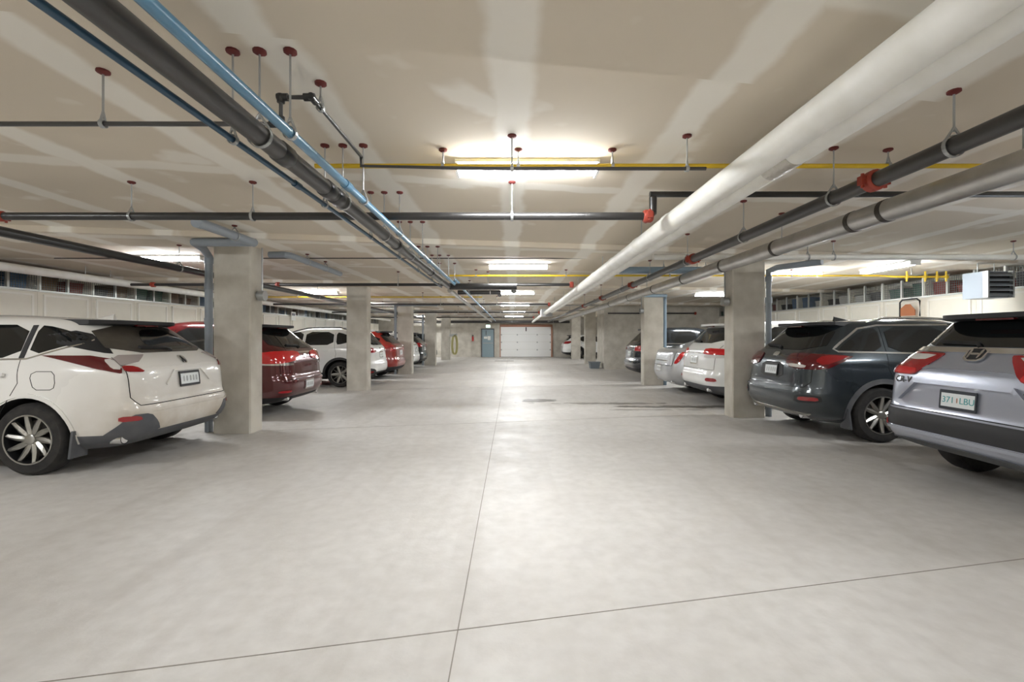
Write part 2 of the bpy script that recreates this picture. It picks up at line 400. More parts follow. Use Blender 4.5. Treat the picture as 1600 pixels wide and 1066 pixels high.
def red_clamp(p, c, r, axis):
    """grooved coupling with two bolt lugs"""
    g = G(); c = Vector(c); d = Vector((0,1,0)) if axis == 'y' else Vector((1,0,0)); e = Vector((1,0,0)) if axis == 'y' else Vector((0,1,0))
    g.tube([c-d*.045, c-d*.03, c+d*.03, c+d*.045], [r*1.12, r*1.38, r*1.38, r*1.12], 16)
    for s in (-1, 1):
        k = c+e*s*r*1.5; g.box(k.x-.022, k.x+.022, k.y-.022, k.y+.022, k.z-.03, k.z+.03)
        g.tube([k-Vector((0,0,.05)), k+Vector((0,0,.05))], .012, 6)
    g.build('clamp_coupling', 'red_coupling', p)
rows = (2.38, 3.55, 4.7, 5.9, 7.1, 8.3, 9.2)
t = pipe('drain_pipe', [(-1.32,-3,2.556), (-1.32,9.35,2.556), (-1.32,9.5,2.556), (-1.17,9.5,2.556), (.04,9.5,2.556), (.04,9.9,2.5)], .055, 'dark_pipe', 'thick black drain pipe running along the left of the lane ceiling', [(1, r_) for r_ in rows if r_ < 9])
for D in (2.62, 3.25, 3.42, 5.2, 7.4): G().tube([(-1.32,D-.06,2.556),(-1.32,D-.05,2.556),(-1.32,D+.05,2.556),(-1.32,D+.06,2.556)], [.056,.063,.063,.056], 18).build('pipe_sleeve', 'black_pipe', t)
G().tube([(-1.3,9.5,2.556),(.1,9.5,2.556)], .068, 18).build('branch_sleeve', 'black_pipe', t)
t = pipe('water_pipe', [(-1.16,-3,2.567), (-1.16,9.15,2.567), (-1.16,9.3,2.68), (-1.16,9.75,2.68), (-1.12,10.2,2.6), (-1.12,31,2.6)], .0265, 'blue_pipe', 'light blue water pipe right beside the thick black drain pipe', [(1, r_) for r_ in rows]+[(1, 12), (1, 15), (1, 18), (1, 21), (1, 26)])
for D in (3.2, 6.4): G().tube([(-1.16,D-.05,2.567),(-1.16,D+.05,2.567)], .032, 16).build('pipe_sleeve', 'blue_pipe', t)
t = pipe('cold_water_pipe', [(-1.46,-3,2.534), (-1.46,9.4,2.534)], .0165, 'shaded_blue_pipe', 'thin blue pipe with painted-in shade, left of the thick black drain pipe', [(1, r_) for r_ in rows], n=12)
G().tube([(-1.46,3.05,2.534),(-1.46,3.13,2.534)], .023, 12).build('pipe_sleeve', 'shaded_blue_pipe', t)
pipe('drain_pipe', [(-1.5,12.6,2.74), (-.35,12.6,2.74), (-.35,12.9,2.7)], .06, 'black_pipe', 'short black crosswise drain branch farther along the lane', [(0, -1.2), (0, -.6)])
pipe('lane_pipe', [(-1.4,10.2,2.55), (-1.4,31,2.55)], .05, 'steel_pipe', 'grey pipe continuing along the left of the lane toward the end wall', [(1, 13), (1, 17), (1, 21), (1, 25)])
# sprinkler branch with elbows
t = pipe('sprinkler_branch', [(-4.9,2.56,2.70), (-1.62,2.56,2.70), (-1.30,2.56,2.70), (-1.30,2.56,2.85), (-1.127,2.56,2.85), (-1.127,3.40,2.85), (-1.127,3.40,2.78), (-.2,3.38,2.752), (1.44,3.38,2.752)], .0135, 'dark_pipe', 'thin black sprinkler branch with square elbows near the top left', [(0, -2.3), (1, 2.68), (0, 0.0), (0, 1.3)], n=12)
for a, b in (((-1.30,2.56,2.70),(-1.30,2.56,2.74)), ((-1.30,2.56,2.82),(-1.30,2.56,2.865)), ((-1.32,2.56,2.85),(-1.26,2.56,2.85)), ((-1.17,2.56,2.85),(-1.11,2.56,2.85)), ((-1.127,2.545,2.85),(-1.127,2.61,2.85)), ((-1.36,2.56,2.70),(-1.285,2.56,2.70))):
    G().tube([a, b], .021, 12).build('elbow_fitting', 'black_pipe', t)
pipe('gas_pipe', [(-1.57,3.63,2.866), (4.4,3.63,2.866)], .0185, 'yellow', 'yellow gas pipe crossing the ceiling in front of the nearest strip light', [(0, -.55), (0, .05), (0, .8), (0, 2.15), (0, 3.0)], n=12)
pipe('gas_pipe', [(-1.5,10.1,2.866), (8.15,10.1,2.866)], .02, 'yellow', 'second yellow gas pipe crossing the ceiling farther back', [(0, -.8), (0, 1.2), (0, 3.5), (0, 6.2)], n=12)
pipe('gas_pipe', [(-8.5,15.3,2.85), (-1,15.3,2.85)], .02, 'yellow', 'yellow gas pipe above the left parking row', [(0, -7.2), (0, -3)], n=12)
# crosswise sprinkler mains
t = pipe('sprinkler_main', [(-8.8,4.39,2.667), (1.31,4.39,2.667)], .037, 'black_pipe', 'black sprinkler main crossing the whole lane nearest the camera', [(0, -3.67), (0, -2.5), (0, 0), (0, -5.8)])
red_clamp(t, (-4.94,4.39,2.667), .037, 'x'); red_clamp(t, (1.31,4.39,2.667), .045, 'x')
G().tube([(1.33,4.39,2.667),(1.36,4.39,2.70),(1.36,4.39,2.85)], .037, 14).build('riser', 'black_pipe', t)
G().tube([(1.33,4.39,2.878),(9.4,4.39,2.878)], .028, 14).build('raised_run', 'black_pipe', t)
for i, (D, x1) in enumerate(((10.4, 1.36), (16.6, 1.35), (22.0, 1.3), (27.5, 1.3))):
    t = pipe('sprinkler_main', [(-8.7,D,2.7), (x1,D,2.7)], .034, 'black_pipe', nm[i+1]+' black sprinkler main crossing the lane, counting from the camera', [(0, -2.6), (0, -.55), (0, -6)])
    red_clamp(t, (x1,D,2.7), .05, 'x'); red_clamp(t, (-5.35,D,2.7), .042, 'x')
    if i == 0: red_clamp(t, (-8.2,D,2.7), .042, 'x')
t = pipe('sprinkler_feed', [(-5.12,4.46,2.56), (-5.12,33,2.56)], .052, 'black_pipe', 'thick black pipe running lengthwise above the left parking row', [(1, 7), (1, 12), (1, 18), (1, 23.2)])
# right-hand group
t = pipe('insulated_pipe', [(1.594,-3,2.65), (1.594,21.9,2.65)], .0926, 'white_pipe', 'fat white insulated pipe along the right of the lane, left one of the pair', [(1, 5.6), (1, 8), (1, 11), (1, 14), (1, 17), (1, 20)], n=28, ring=False, flange=False)
for D in (4.6, 5.7, 7.1, 8.7, 10.6, 13, 16): G().tube([(1.594,D-.06,2.65),(1.594,D-.04,2.65),(1.594,D+.04,2.65),(1.594,D+.06,2.65)], [.093,.1,.1,.093], 28).build('jacket_joint', 'white_pipe', t)
t2 = pipe('insulated_pipe', [(1.91,-3,2.75), (1.91,21.9,2.75)], .0926, 'white_pipe', 'fat white insulated pipe with a foil patch, right one of the pair', [(1, 4.2), (1, 8.4), (1, 12), (1, 16)], n=28, ring=False, flange=False)
G().tube([(1.91,3.05,2.75),(1.91,3.35,2.75)], .0955, 28).build('foil_patch', 'foil', t2)
g = G().box(1.4, 1.95, 21.9, 22.3, 2.5, 2.86); tag(g.build('pipe_box', 'galv', smooth=False), 'small metal box where the white insulated pipes end', 'box')
pipe('insulated_pipe', [(1.5,22.3,2.62), (1.5,33.5,2.6)], .07, 'white_pipe', 'thinner white pipe continuing from the metal box to the end wall', [(1, 25.6), (1, 28)], ring=False, flange=False)
t = pipe('drain_pipe', [(2.545,-3,2.6), (2.545,32,2.6)], .0535, 'dark_pipe', 'black pipe with red clamp couplings right of the white pipes', [(1, 2.62), (1, 3.6), (1, 5), (1, 6.6), (1, 8.4), (1, 10.5), (1, 13), (1, 16), (1, 20)])
for D in (3.2, 6.4, 9.6, 12.8, 16): red_clamp(t, (2.545,D,2.6), .0535, 'y')
t = pipe('steel_pipe', [(3.26,-3,2.6), (3.26,31,2.6)], .096, 'steel_pipe', 'fat dull steel pipe with dark straps along the right of the lane', [(1, 2.9), (1, 5.5), (1, 8), (1, 11), (1, 14), (1, 18)], n=28, ring=False)
for D in (3.95, 4.33, 5.6, 7.0, 8.6, 10.4, 12.6, 15): G().tube([(3.26,D-.025,2.6),(3.26,D+.025,2.6)], .1, 28).build('strap', 'strap', t)
pipe('white_cross_pipe', [(2.2,7.08,2.745), (9.6,7.08,2.745)], .042, 'white_pipe', 'white pipe crossing above the right parking row', [(0, 4.6), (0, 5.0), (0, 7.8)])
t = pipe('pvc_drain', [(2.05,8.7,2.78), (4.0,8.7,2.78)], .066, 'pvc_blue', 'pale blue-grey plastic pipe crossing between the right-hand pipes', [(0, 2.9), (0, 3.7)])
t = pipe('pvc_drain', [(4.86,8.62,0), (4.86,8.62,2.75), (4.95,8.5,2.80), (5.35,7.85,2.80)], .055, 'pvc_grey', 'grey plastic drain pipe standing beside the nearest right column')
for z in (1.1, 2.2, 2.6): G().tube([(4.86,8.62,z-.05),(4.86,8.62,z+.05)], .062, 16).build('pipe_sleeve', 'pvc_grey', t)
pipe('pvc_drain', [(4.79,14.25,0), (4.79,14.25,2.72), (4.74,14.02,2.78), (3.9,13.95,2.78)], .05, 'pvc_blue', 'pale plastic drain pipe beside the second right column')
# left PVC
t = pipe('pvc_drain', [(-4.81,7.22,0), (-4.81,7.22,2.78), (-4.72,6.95,2.86), (-4.56,6.53,2.86), (-3.72,6.53,2.86)], .058, 'pvc_grey', 'grey plastic drain pipe standing beside the nearest left column')
for z in (1.75, 2.3, 2.72): G().tube([(-4.81,7.22,z-.05),(-4.81,7.22,z+.05)], .066, 16).build('pipe_sleeve', 'pvc_grey', t)
G().tube([(-3.72,5.4,2.86),(-3.72,6.56,2.86)], .06, 18).build('cleanout_arm', 'pvc_grey', t); G().tube([(-3.72,5.36,2.86),(-3.72,5.44,2.86)], .068, 18).build('end_cap', 'pvc_grey', t)
hang(t, -3.72, 6.1, 2.86, .06, 'y')
t = pipe('pvc_drain', [(-4.0,7.5,2.86), (-3.75,7.5,2.86), (-3.69,7.6,2.86), (-3.69,9.77,2.86)], .052, 'pvc_grey', 'grey plastic pipe running back from the nearest left column', [(1, 8.2), (1, 9.0)])
pipe('pvc_drain', [(-4.74,18.5,0), (-4.74,18.5,2.72), (-4.70,18.3,2.8), (-3.0,18.28,2.8)], .055, 'pvc_grey', 'grey plastic drain pipe beside the third left column')
pipe('pvc_drain', [(-4.74,24.2,0), (-4.74,24.2,2.7)], .05, 'pvc_grey', 'grey plastic drain pipe beside the fourth left column')
pipe('insulated_pipe', [(-9.0,3,2.75), (-9.0,33.5,2.75)], .08, 'white_pipe', 'white insulated pipe running in front of the left lockers', [(1, 9.6), (1, 10.2), (1, 13), (1, 17), (1, 22)], ring=False, flange=False)
pipe('end_wall_duct', [(-8,33.2,2.62), (4.2,33.2,2.62)], .1, 'dark_pipe', 'thick dark pipe crossing just before the end wall', [(0, -5), (0, 0), (0, 3)])
for i, D in enumerate((19.9, 24, 29)): pipe('cross_conduit', [(-8,D,2.89), (3.9,D,2.89)], .028, 'steel_pipe', nm[i]+' grey conduit crossing the far part of the lane', [(0, -3), (0, .8)])
tag(G().tube([(-8.5,8.45,2.965),(4,8.45,2.965)], .01, 8).build('ceiling_conduit', 'dark_pipe'), 'thin dark conduit across the ceiling', 'conduit')
# conduit and junction boxes at the columns
for (x, y, z, lb) in ((-3.98, 7.25, 2.16, 'round junction box on the nearest left column'), (4.02, 8.6, 2.17, 'junction box on the nearest right column'), (4.04, 14.2, 2.32, 'junction box on the second right column')):
    t = thing('junction_box', (x, y, z), lb, 'junction box')
    G().tube([(x-.06*(1 if x<0 else -1), y, z), (x+.05*(1 if x<0 else -1), y, z)], .08, 14).build('box', 'galv', t)
    G().tube([(x, y, z+.06), (x, y, 2.92)], .014, 8).build('conduit', 'galv', t)
# end-of-right-row wall pipe
t = pipe('wall_pipe', [(4.5,21.35,2.62), (8.6,21.35,2.62)], .035, 'dark_pipe', 'dark sprinkler pipe along the concrete stair block', [(0, 6)])
red_clamp(t, (8.6,21.35,2.62), .05, 'x')

# ------------------------------------------------------------------ lockers over the car hoods
def lockers(side, D0, D1):
    s = -1 if side == 'left' else 1
    xf, xb = 9.8*s, 10.88*s; n = int(round((D1-D0)/1.2))
    mats_ = ['box_green', 'box_blue', 'box_brown', 'box_dark', 'box_red', 'box_white']
    nmz = dict(box_green='green', box_blue='blue', box_brown='brown', box_dark='black', box_red='red', box_white='white')
    # shared wire mesh: 0.56 x 0.4
    g = G()
    for j in range(12): g.box(-.003, .003, -.28+.05*j, -.274+.05*j, 0, .42)
    for j in range(9): g.box(-.003, .003, -.28, .28, .05*j, .05*j+.006)
    me_mesh = shared(g, 'wire_mesh', 'wire'); me_mesh.polygons.foreach_set('use_smooth', [False]*len(me_mesh.polygons))
    me_post = shared(G().box(-.02, .02, -.02, .02, 0, .46), 'post', 'post')
    me_panel = shared(G().box(-.012, .012, -.47, .47, 0, .85), 'door_panel', 'locker_panel')
    g = G(); g.box(-.02,.02,-.5,-.46,0,.93); g.box(-.02,.02,.46,.5,0,.93); g.box(-.02,.02,-.5,.5,0,.04); g.box(-.02,.02,-.5,.5,.89,.93)
    me_frame = shared(g, 'door_frame', 'locker_trim')
    for m_ in (me_post, me_panel, me_frame): m_.polygons.foreach_set('use_smooth', [False]*len(m_.polygons))
    for i in range(n):
        y0 = D0+1.2*i; y1 = y0+1.2; ym = (y0+y1)/2
        t = thing('storage_locker', (xf, ym, 1.35), f'cream over-hood locker with wire mesh top, {["nearest","2nd","3rd"][i] if i < 3 else str(i+1)+"th"} along the {side} wall', 'locker', f'storage lockers along the {side} wall')
        a, b = sorted((xf, xb))
        g = G(); g.box(a, b, y0+.003, y1-.003, 1.35, 1.40); g.box(a, b, y0+.003, y0+.03, 1.40, 2.86) ; fx = sorted((xf, xf+.05*s))
        g.box(fx[0], fx[1], y0+.03, y1-.003, 1.40, 2.44); g.box(a, b, y0+.03, y1-.003, 2.44, 2.47)
        g.build('carcass', 'locker_panel', t, False)
        child(me_frame, t, (xf-.015*s, ym, 1.46)); child(me_panel, t, (xf-.01*s, ym, 1.50))
        G().box(min(xf-.03*s, xf+.03*s), max(xf-.03*s, xf+.03*s), y0+.003, y1-.003, 2.44, 2.48).build('rail', 'post', t, False)
        for q in (0, 1):
            child(me_mesh, t, (xf, y0+.31+.6*q, 2.46)); child(me_post, t, (xf, y0+.6*q+.035, 2.46))
        for q in (0, 1):    # stored things seen through the mesh
            if y0 > 24 and side == 'left' and q: continue
            m_ = random.choice(mats_); h = random.uniform(.16, .36); yy = y0+.31+.6*q
            o = thing('storage_box', (xf+.35*s, yy, 2.47), f'{nmz[m_]} bin in the {["nearer","farther"][q]} half of the {["nearest","2nd","3rd"][i] if i < 3 else str(i+1)+"th"} {side} locker', 'storage bin', f'bins in the {side} lockers')
            g = G(); wx, wy = random.uniform(.2, .3), random.uniform(.17, .24); c = xf+.35*s
            g.add([(c-wx*.9,yy-wy*.9,2.471),(c+wx*.9,yy-wy*.9,2.471),(c+wx*.9,yy+wy*.9,2.471),(c-wx*.9,yy+wy*.9,2.471),(c-wx,yy-wy,2.47+h),(c+wx,yy-wy,2.47+h),(c+wx,yy+wy,2.47+h),(c-wx,yy+wy,2.47+h)], [(0,3,2,1),(4,5,6,7),(0,1,5,4),(1,2,6,5),(2,3,7,6),(3,0,4,7)])
            g.build('tub', m_, o, False)
            G().box(c-wx-.01, c+wx+.01, yy-wy-.01, yy+wy+.01, 2.47+h, 2.485+h).build('lid', random.choice(['box_dark', m_]), o, False)
lockers('left', 3.4, 33.4); lockers('right', 2.4, 21.3)
sg = thing('wall_sign', (-9.72, 20.2, 2.3), 'white sign hanging on the left lockers beyond the dark red SUV', 'sign')
G().box(-9.72, -9.70, 20.0, 20.4, 2.24, 2.62).build('sign_board', 'paper', sg, False)
G().box(-9.70, -9.695, 20.05, 20.35, 2.45, 2.56).build('dark_print', 'plate_dark', sg, False)
uh = thing('louvred_heater', (9.1, 8.7, 2.24), 'grey louvred unit heater above the silver SUV at the right edge', 'heater')
g = G(); g.box(8.86, 9.36, 8.56, 8.95, 2.24, 2.74); g.build('case', 'pvc_grey', uh, False)
G().box(8.89, 9.33, 8.53, 8.56, 2.27, 2.71).build('dark_grille', 'arch_black', uh, False)
for x in (8.86, 9.33): G().box(x, x+.03, 8.47, 8.56, 2.24, 2.74).build('side_flange', 'galv', uh, False)
for j in range(5):
    g = G(); z = 2.27+.092*j; y0_, y1_ = 8.47, 8.54
    g.add([(8.89,y0_,z),(9.33,y0_,z),(9.33,y1_,z+.05),(8.89,y1_,z+.05),(8.89,y0_,z+.02),(9.33,y0_,z+.02),(9.33,y1_,z+.07),(8.89,y1_,z+.07)], [(0,3,2,1),(4,5,6,7),(0,1,5,4),(1,2,6,5),(2,3,7,6),(3,0,4,7)]); g.build('louvre', 'pvc_grey', uh, False)
for x in (8.95, 9.27): G().tube([(x,8.75,2.74),(x,8.75,ceil_z(x, 8.75))], .008, 6).build('hanger_rod', 'galv', uh)
gm = thing('gas_manifold', (8.8, 9.75, 2.8), 'yellow gas manifold with valves at the right row ceiling', 'gas pipe')
G().tube([(8.16,10.1,2.866),(8.3,9.8,2.8),(9.4,9.8,2.8)], .02, 10).build('manifold_pipe', 'yellow', gm)
for x in (8.5, 8.9, 9.15, 9.35):
    G().tube([(x,9.8,2.70),(x,9.8,2.92)], .018, 10).build('riser', 'yellow', gm); G().tube([(x,9.8,2.76),(x,9.8,2.84)], .032, 10).build('valve_body', 'yellow', gm)
G().tube([(8.6,9.8,2.84),(8.6,9.8,3.0)], .008, 6).build('hanger_rod', 'galv', gm)
fc = thing('folded_cart', (9.7, 11.05, 2.0), 'dark tube-frame folding cart with a brown board hung on the right lockers', 'cart')
G().tube([(9.66,10.78,2.0),(9.66,10.78,2.36),(9.66,10.86,2.42),(9.66,11.26,2.42),(9.66,11.33,2.36),(9.66,11.33,2.0)], .018, 10).build('tube_frame', 'blackplastic', fc)
g = G(); g.add([(x,y,z) for x in (9.61,9.63) for y, z in ((10.86,2.02),(11.26,2.02),(11.26,2.2),(11.12,2.3),(11.0,2.3),(10.86,2.15))], [(0,1,2,3,4,5),(11,10,9,8,7,6)]+[(i,(i+1)%6,6+(i+1)%6,6+i) for i in range(6)]); g.build('board', 'brown', fc, False)
G().tube([(9.66,11.05,2.42),(9.70,11.05,2.46),(9.745,11.05,2.44)], .008, 6).build('hook', 'galv', fc)

# ------------------------------------------------------------------ cars
def pchip(xk, yk, x):
    xk, yk, x = map(lambda a: np.asarray(a, float), (xk, yk, x)); h = np.diff(xk); d = np.diff(yk)/h; m = np.zeros_like(yk)
    for i in range(1, len(xk)-1):
        if d[i-1]*d[i] > 0:
            w1, w2 = 2*h[i]+h[i-1], h[i]+2*h[i-1]; m[i] = (w1+w2)/(w1/d[i-1]+w2/d[i])
    m[0], m[-1] = d[0], d[-1]
    i = np.clip(np.searchsorted(xk, x)-1, 0, len(h)-1); t = (x-xk[i])/h[i]
    return yk[i]*(1+2*t)*(1-t)**2+m[i]*h[i]*t*(1-t)**2+yk[i+1]*t*t*(3-2*t)+m[i+1]*h[i]*t*t*(t-1)

class Body:
    """car shell as a stack of horizontal outlines; x from the rear bumper forward, y left, z up (metres)"""
    def __init__(s, ctrl, nr=(6, 4), nf=3.2, zbelt=1.15):
        c = np.array(ctrl, float); s.c = c; s.z0, s.z1 = c[0, 0], c[-1, 0]; s.nr_ = nr; s.nf = nf; s.zb = zbelt
        s.zt = np.linspace(s.z0, s.z1, 1600); s.tab = np.stack(s.par(s.zt), 1).tolist(); s.hc = {}
    def quick(s, z):
        f = (min(max(z, s.z0), s.z1)-s.z0)/(s.z1-s.z0)*1599; i = min(int(f), 1598); f -= i
        return [a+(b-a)*f for a, b in zip(s.tab[i], s.tab[i+1])]
    def par(s, z):
        z = np.clip(z, s.z0, s.z1)
        k = np.clip((z-(s.zb-.1))/.3, 0, 1)
        return pchip(s.c[:,0], s.c[:,1], z), pchip(s.c[:,0], s.c[:,2], z), pchip(s.c[:,0], s.c[:,3], z), s.nr_[0]*(1-k)+s.nr_[1]*k
    def contour(s, z, th):
        xr, xf, w_, nr = s.par(z); xm, h = (xr+xf)/2, (xf-xr)/2
        c, q = np.cos(th), np.sin(th); n = np.where(c > 0, nr, s.nf)
        return xm-h*np.sign(c)*np.abs(c)**(2/n), w_*np.sign(q)*np.abs(q)**(2/n)
    def half(s, z):
        z = round(float(z), 3)
        if z not in s.hc:
            th = np.concatenate([np.linspace(0, .02, 12)[:-1]**1.0, np.linspace(.02, math.pi-.02, 260)]); x, y = s.contour(z, th)
            l = np.concatenate([[0], np.cumsum(np.hypot(np.diff(x), np.diff(y)))]); s.hc[z] = (l, x, y)
        return s.hc[z]
    def wrap(s, a, z):
        l, x, y = s.half(z); return np.array((np.interp(abs(a), l, x), math.copysign(np.interp(abs(a), l, y), a) if a else 0., z))
    def side(s, x, z, sg=1):
        xr, xf, w_, nr = s.quick(z)
        xm, h = (xr+xf)/2, (xf-xr)/2; u = (x-xm)/h; n = nr if u < 0 else s.nf
        return np.array((x, sg*w_*max(1-min(abs(u), 1)**n, 0)**(1/n), z))
    def top(s, x, y):   # height of the shell over (x, y), searched from above
        lo, hi = s.z0+.4, s.z1
        for z in np.linspace(hi, lo, 90):
            if abs(s.side(x, z)[1]) >= abs(y) and s.quick(z)[0] <= x <= s.quick(z)[1]: return z
        return lo
    def mapper(s, kind):
        if kind == 'rear': f = lambda a, z: s.wrap(a, z)
        else:
            sg = 1 if kind == 'left' else -1
            f = lambda a, z: s.side(a, z, sg)
        def m_(a, z, off):
            p = f(a, z); e = .012
            t = f(a+e, z)-f(a-e, z); u_ = f(a, z+e)-f(a, z-e); n = np.cross(t, u_); L_ = np.linalg.norm(n)
            n = n/L_ if L_ > 1e-9 else np.array((-1., 0, 0))
            out = np.array((-1., 0, 0)) if kind == 'rear' and abs(a) < .5 else np.array((0, math.copysign(1, p[1]), 0))
            if n.dot(out) < 0: n = -n
            return p+n*off
        return m_
def chaikin(p, it=2, q=.2):
    for _ in range(it):
        r = []
        for i in range(len(p)):
            a, b = np.array(p[i]), np.array(p[(i+1)%len(p)]); r += [tuple(a*(1-q)+b*q), tuple(a*q+b*(1-q))]
        p = r
    return p
def panel(name, polys, mp, m, parent, off=.005, cell=.05, rnd=1, depth=.012):
    """convex outlines in surface coordinates laid onto the shell as a thin solid"""
    V, F = [], []
    for poly in polys:
        P = chaikin([tuple(p) for p in poly], rnd) if rnd else [tuple(p) for p in poly]
        area = sum(P[i][0]*P[(i+1)%len(P)][1]-P[(i+1)%len(P)][0]*P[i][1] for i in range(len(P)))
        if area < 0: P = P[::-1]
        xs, ys = [p[0] for p in P], [p[1] for p in P]
        nx, ny = max(1, int((max(xs)-min(xs))/cell)+1), max(1, int((max(ys)-min(ys))/cell)+1)
        bm = bmesh.new(); gx = np.linspace(min(xs)-1e-4, max(xs)+1e-4, nx+1); gy = np.linspace(min(ys)-1e-4, max(ys)+1e-4, ny+1)
        vs = [[bm.verts.new((x, y, 0)) for y in gy] for x in gx]
        for i in range(nx):
            for j in range(ny): bm.faces.new((vs[i][j], vs[i+1][j], vs[i+1][j+1], vs[i][j+1]))
        for i in range(len(P)):
            a, b = P[i], P[(i+1)%len(P)]
            d = (b[0]-a[0], b[1]-a[1])
            if math.hypot(*d) < 1e-6: continue
            bmesh.ops.bisect_plane(bm, geom=bm.verts[:]+bm.edges[:]+bm.faces[:], plane_co=(a[0], a[1], 0), plane_no=(d[1], -d[0], 0), clear_outer=True, dist=1e-6)
        bm.verts.ensure_lookup_table(); bm.verts.index_update()
        b0 = len(V); top = [mp(v.co.x, v.co.y, off) for v in bm.verts]; V += top
        flip = None
        for f in bm.faces:
            F.append(tuple(b0+v.index for v in f.verts))
        bd = [e for e in bm.edges if len(e.link_faces) == 1]
        ids = sorted({v.index for e in bd for v in e.verts}); low = {i: b0+len(top)+k for k, i in enumerate(ids)}
        V += [mp(bm.verts[i].co.x, bm.verts[i].co.y, off-depth) for i in ids]
        for e in bd: a, b = e.verts[0].index, e.verts[1].index; F.append((b0+a, b0+b, low[b], low[a]))
        bm.free()
    o = mesh_obj(name, V, F, m, parent)
    bm = bmesh.new(); bm.from_mesh(o.data); bmesh.ops.recalc_face_normals(bm, faces=bm.faces); bm.to_mesh(o.data); bm.free()
    o.data.polygons.foreach_set('use_smooth', [True]*len(o.data.polygons)); o.data.set_sharp_from_angle(angle=math.radians(40))
    return o
def strip(name, line, wd, mp, m, parent, off=.003, depth=.006, step=.04):
    P = [np.array(p, float) for p in line]; Q = []
    for a, b in zip(P[:-1], P[1:]):
        k = max(1, int(np.linalg.norm(b-a)/step)); Q += [a+(b-a)*i/k for i in range(k)]
    Q.append(P[-1]); V, F = [], []
    for i, q in enumerate(Q):
        t = Q[min(i+1, len(Q)-1)]-Q[max(i-1, 0)]; t = t/(np.linalg.norm(t)+1e-9); n = np.array((-t[1], t[0]))*wd/2
        for sgn in (-1, 1):
            for of in (off, off-depth): V.append(mp(*(q+n*sgn), of))
    for i in range(len(Q)-1):
        a = 4*i; F += [(a, a+2, a+6, a+4), (a+1, a+5, a+7, a+3), (a, a+4, a+5, a+1), (a+2, a+3, a+7, a+6)]
    F += [(0, 1, 3, 2), (4*len(Q)-4, 4*len(Q)-2, 4*len(Q)-1, 4*len(Q)-3)]
    return mesh_obj(name, V, F, m, parent)
def text_on(name, s, size, a0, z0, mp, m, parent, depth=.004, off=.006, align='CENTER'):
    cu = bpy.data.curves.new('t', 'FONT'); cu.body = s; cu.size = size; cu.align_x = align; cu.align_y = 'CENTER'; cu.extrude = depth/2
    o = bpy.data.objects.new('t', cu); col.objects.link(o); bpy.context.view_layer.update()
    me = bpy.data.meshes.new_from_object(o.evaluated_get(bpy.context.evaluated_depsgraph_get())); bpy.data.objects.remove(o)
    me.name = name; me.materials.clear(); me.materials.append(M[m])
    for v in me.vertices: v.co = Vector(mp(a0-v.co.x, z0+v.co.y, off+v.co.z))
    ob = bpy.data.objects.new(name, me); col.objects.link(ob); ob.parent = parent; return ob

def lathe(prof, n, cx, cz, y, sg):
    V, F = [], []
    for (r, yy) in prof:
        for j in range(n): a = 2*math.pi*j/n; V.append((cx+r*math.cos(a), y+sg*yy, cz+r*math.sin(a)))
    for i in range(len(prof)-1):
        for j in range(n): F.append((i*n+j, i*n+(j+1)%n, (i+1)*n+(j+1)%n, (i+1)*n+j))
    return V, F
def wheel(car, x, y, R, sg, style, wd=.22):
    """y: outer face; sg +1 left side; tyre carries rim and spokes"""
    yo = 0
    tp = [(R*.66, -.0), (R*.72, .004), (R*.9, .002), (R*.965, -.02), (R, -.05), (R, -wd+.05), (R*.965, -wd+.02), (R*.9, -wd), (R*.66, -wd)]
    V, F = lathe(tp, 48, x, R, y, sg); ti = mesh_obj('wheel_tyre', V, F, 'rubber', car, True)
    G_ = []
    V, F = lathe([(R*.685, -.006), (R*.675, .006), (R*.645, .004), (R*.63, -.03), (R*.60, -.15), (R*.12, -.15)], 48, x, R, y, sg)
    mesh_obj('rim_barrel', V, F, 'alloy_dark' if style != 'plain' else 'alloy', ti, True)
    V, F = lathe([(R*.688, -.004), (R*.682, .009), (R*.65, .009), (R*.64, -.012)], 48, x, R, y, sg); mesh_obj('rim_lip', V, F, 'alloy', ti, True)
    V, F = lathe([(R*.14, -.06), (R*.14, -.018), (R*.10, -.008), (.0005, -.008)], 24, x, R, y, sg); mesh_obj('hub_cap', V, F, 'alloy', ti, True)
    specs = {'petal': [(k*36, .10, .15, 9) for k in range(10)], 'five': [(k*72+d, .11, .15, 0) for k in range(5) for d in (-14, 14)], 'y5': [(k*72, .17, .2, 0) for k in range(5)]+[(k*72+36, .04, .07, 0) for k in range(5)], 'plain': [(k*60, .14, .18, 0) for k in range(6)]}[style]
    for ang, w0, w1, tw in specs:
        a = math.radians(ang); prof = []
        for q in range(5):
            f = q/4; r = R*(.10+.56*f); wd_ = R*(w0+(w1-w0)*math.sin(math.pi*min(f*1.15, 1)))*.5; aa = a+math.radians(tw)*f
            prof.append((r, wd_, aa, -.028+.022*f-.02*(1-f)*0))
        V, F = [], []
        for r, hw, aa, yy in prof:
            for e, dy in ((-1, -.012), (0, .004), (1, -.012)):
                V.append((x+r*math.cos(aa)-e*hw*math.sin(aa), y+sg*(yy+dy), R+r*math.sin(aa)+e*hw*math.cos(aa)))
            for e in (1, -1): V.append((x+r*math.cos(aa)-e*hw*.9*math.sin(aa), y+sg*(yy-.045), R+r*math.sin(aa)+e*hw*.9*math.cos(aa)))
        for i in range(4):
            b = i*5
            for k in range(5): F.append((b+k, b+(k+1)%5, b+5+(k+1)%5, b+5+k))
        mesh_obj('spoke', V, F, 'alloy', ti, False)
    V, F = lathe([(R*.5, -.11), (R*.5, -.125), (.02, -.125)], 32, x, R, y, sg); mesh_obj('brake_disc', V, F, 'strap', ti, True)

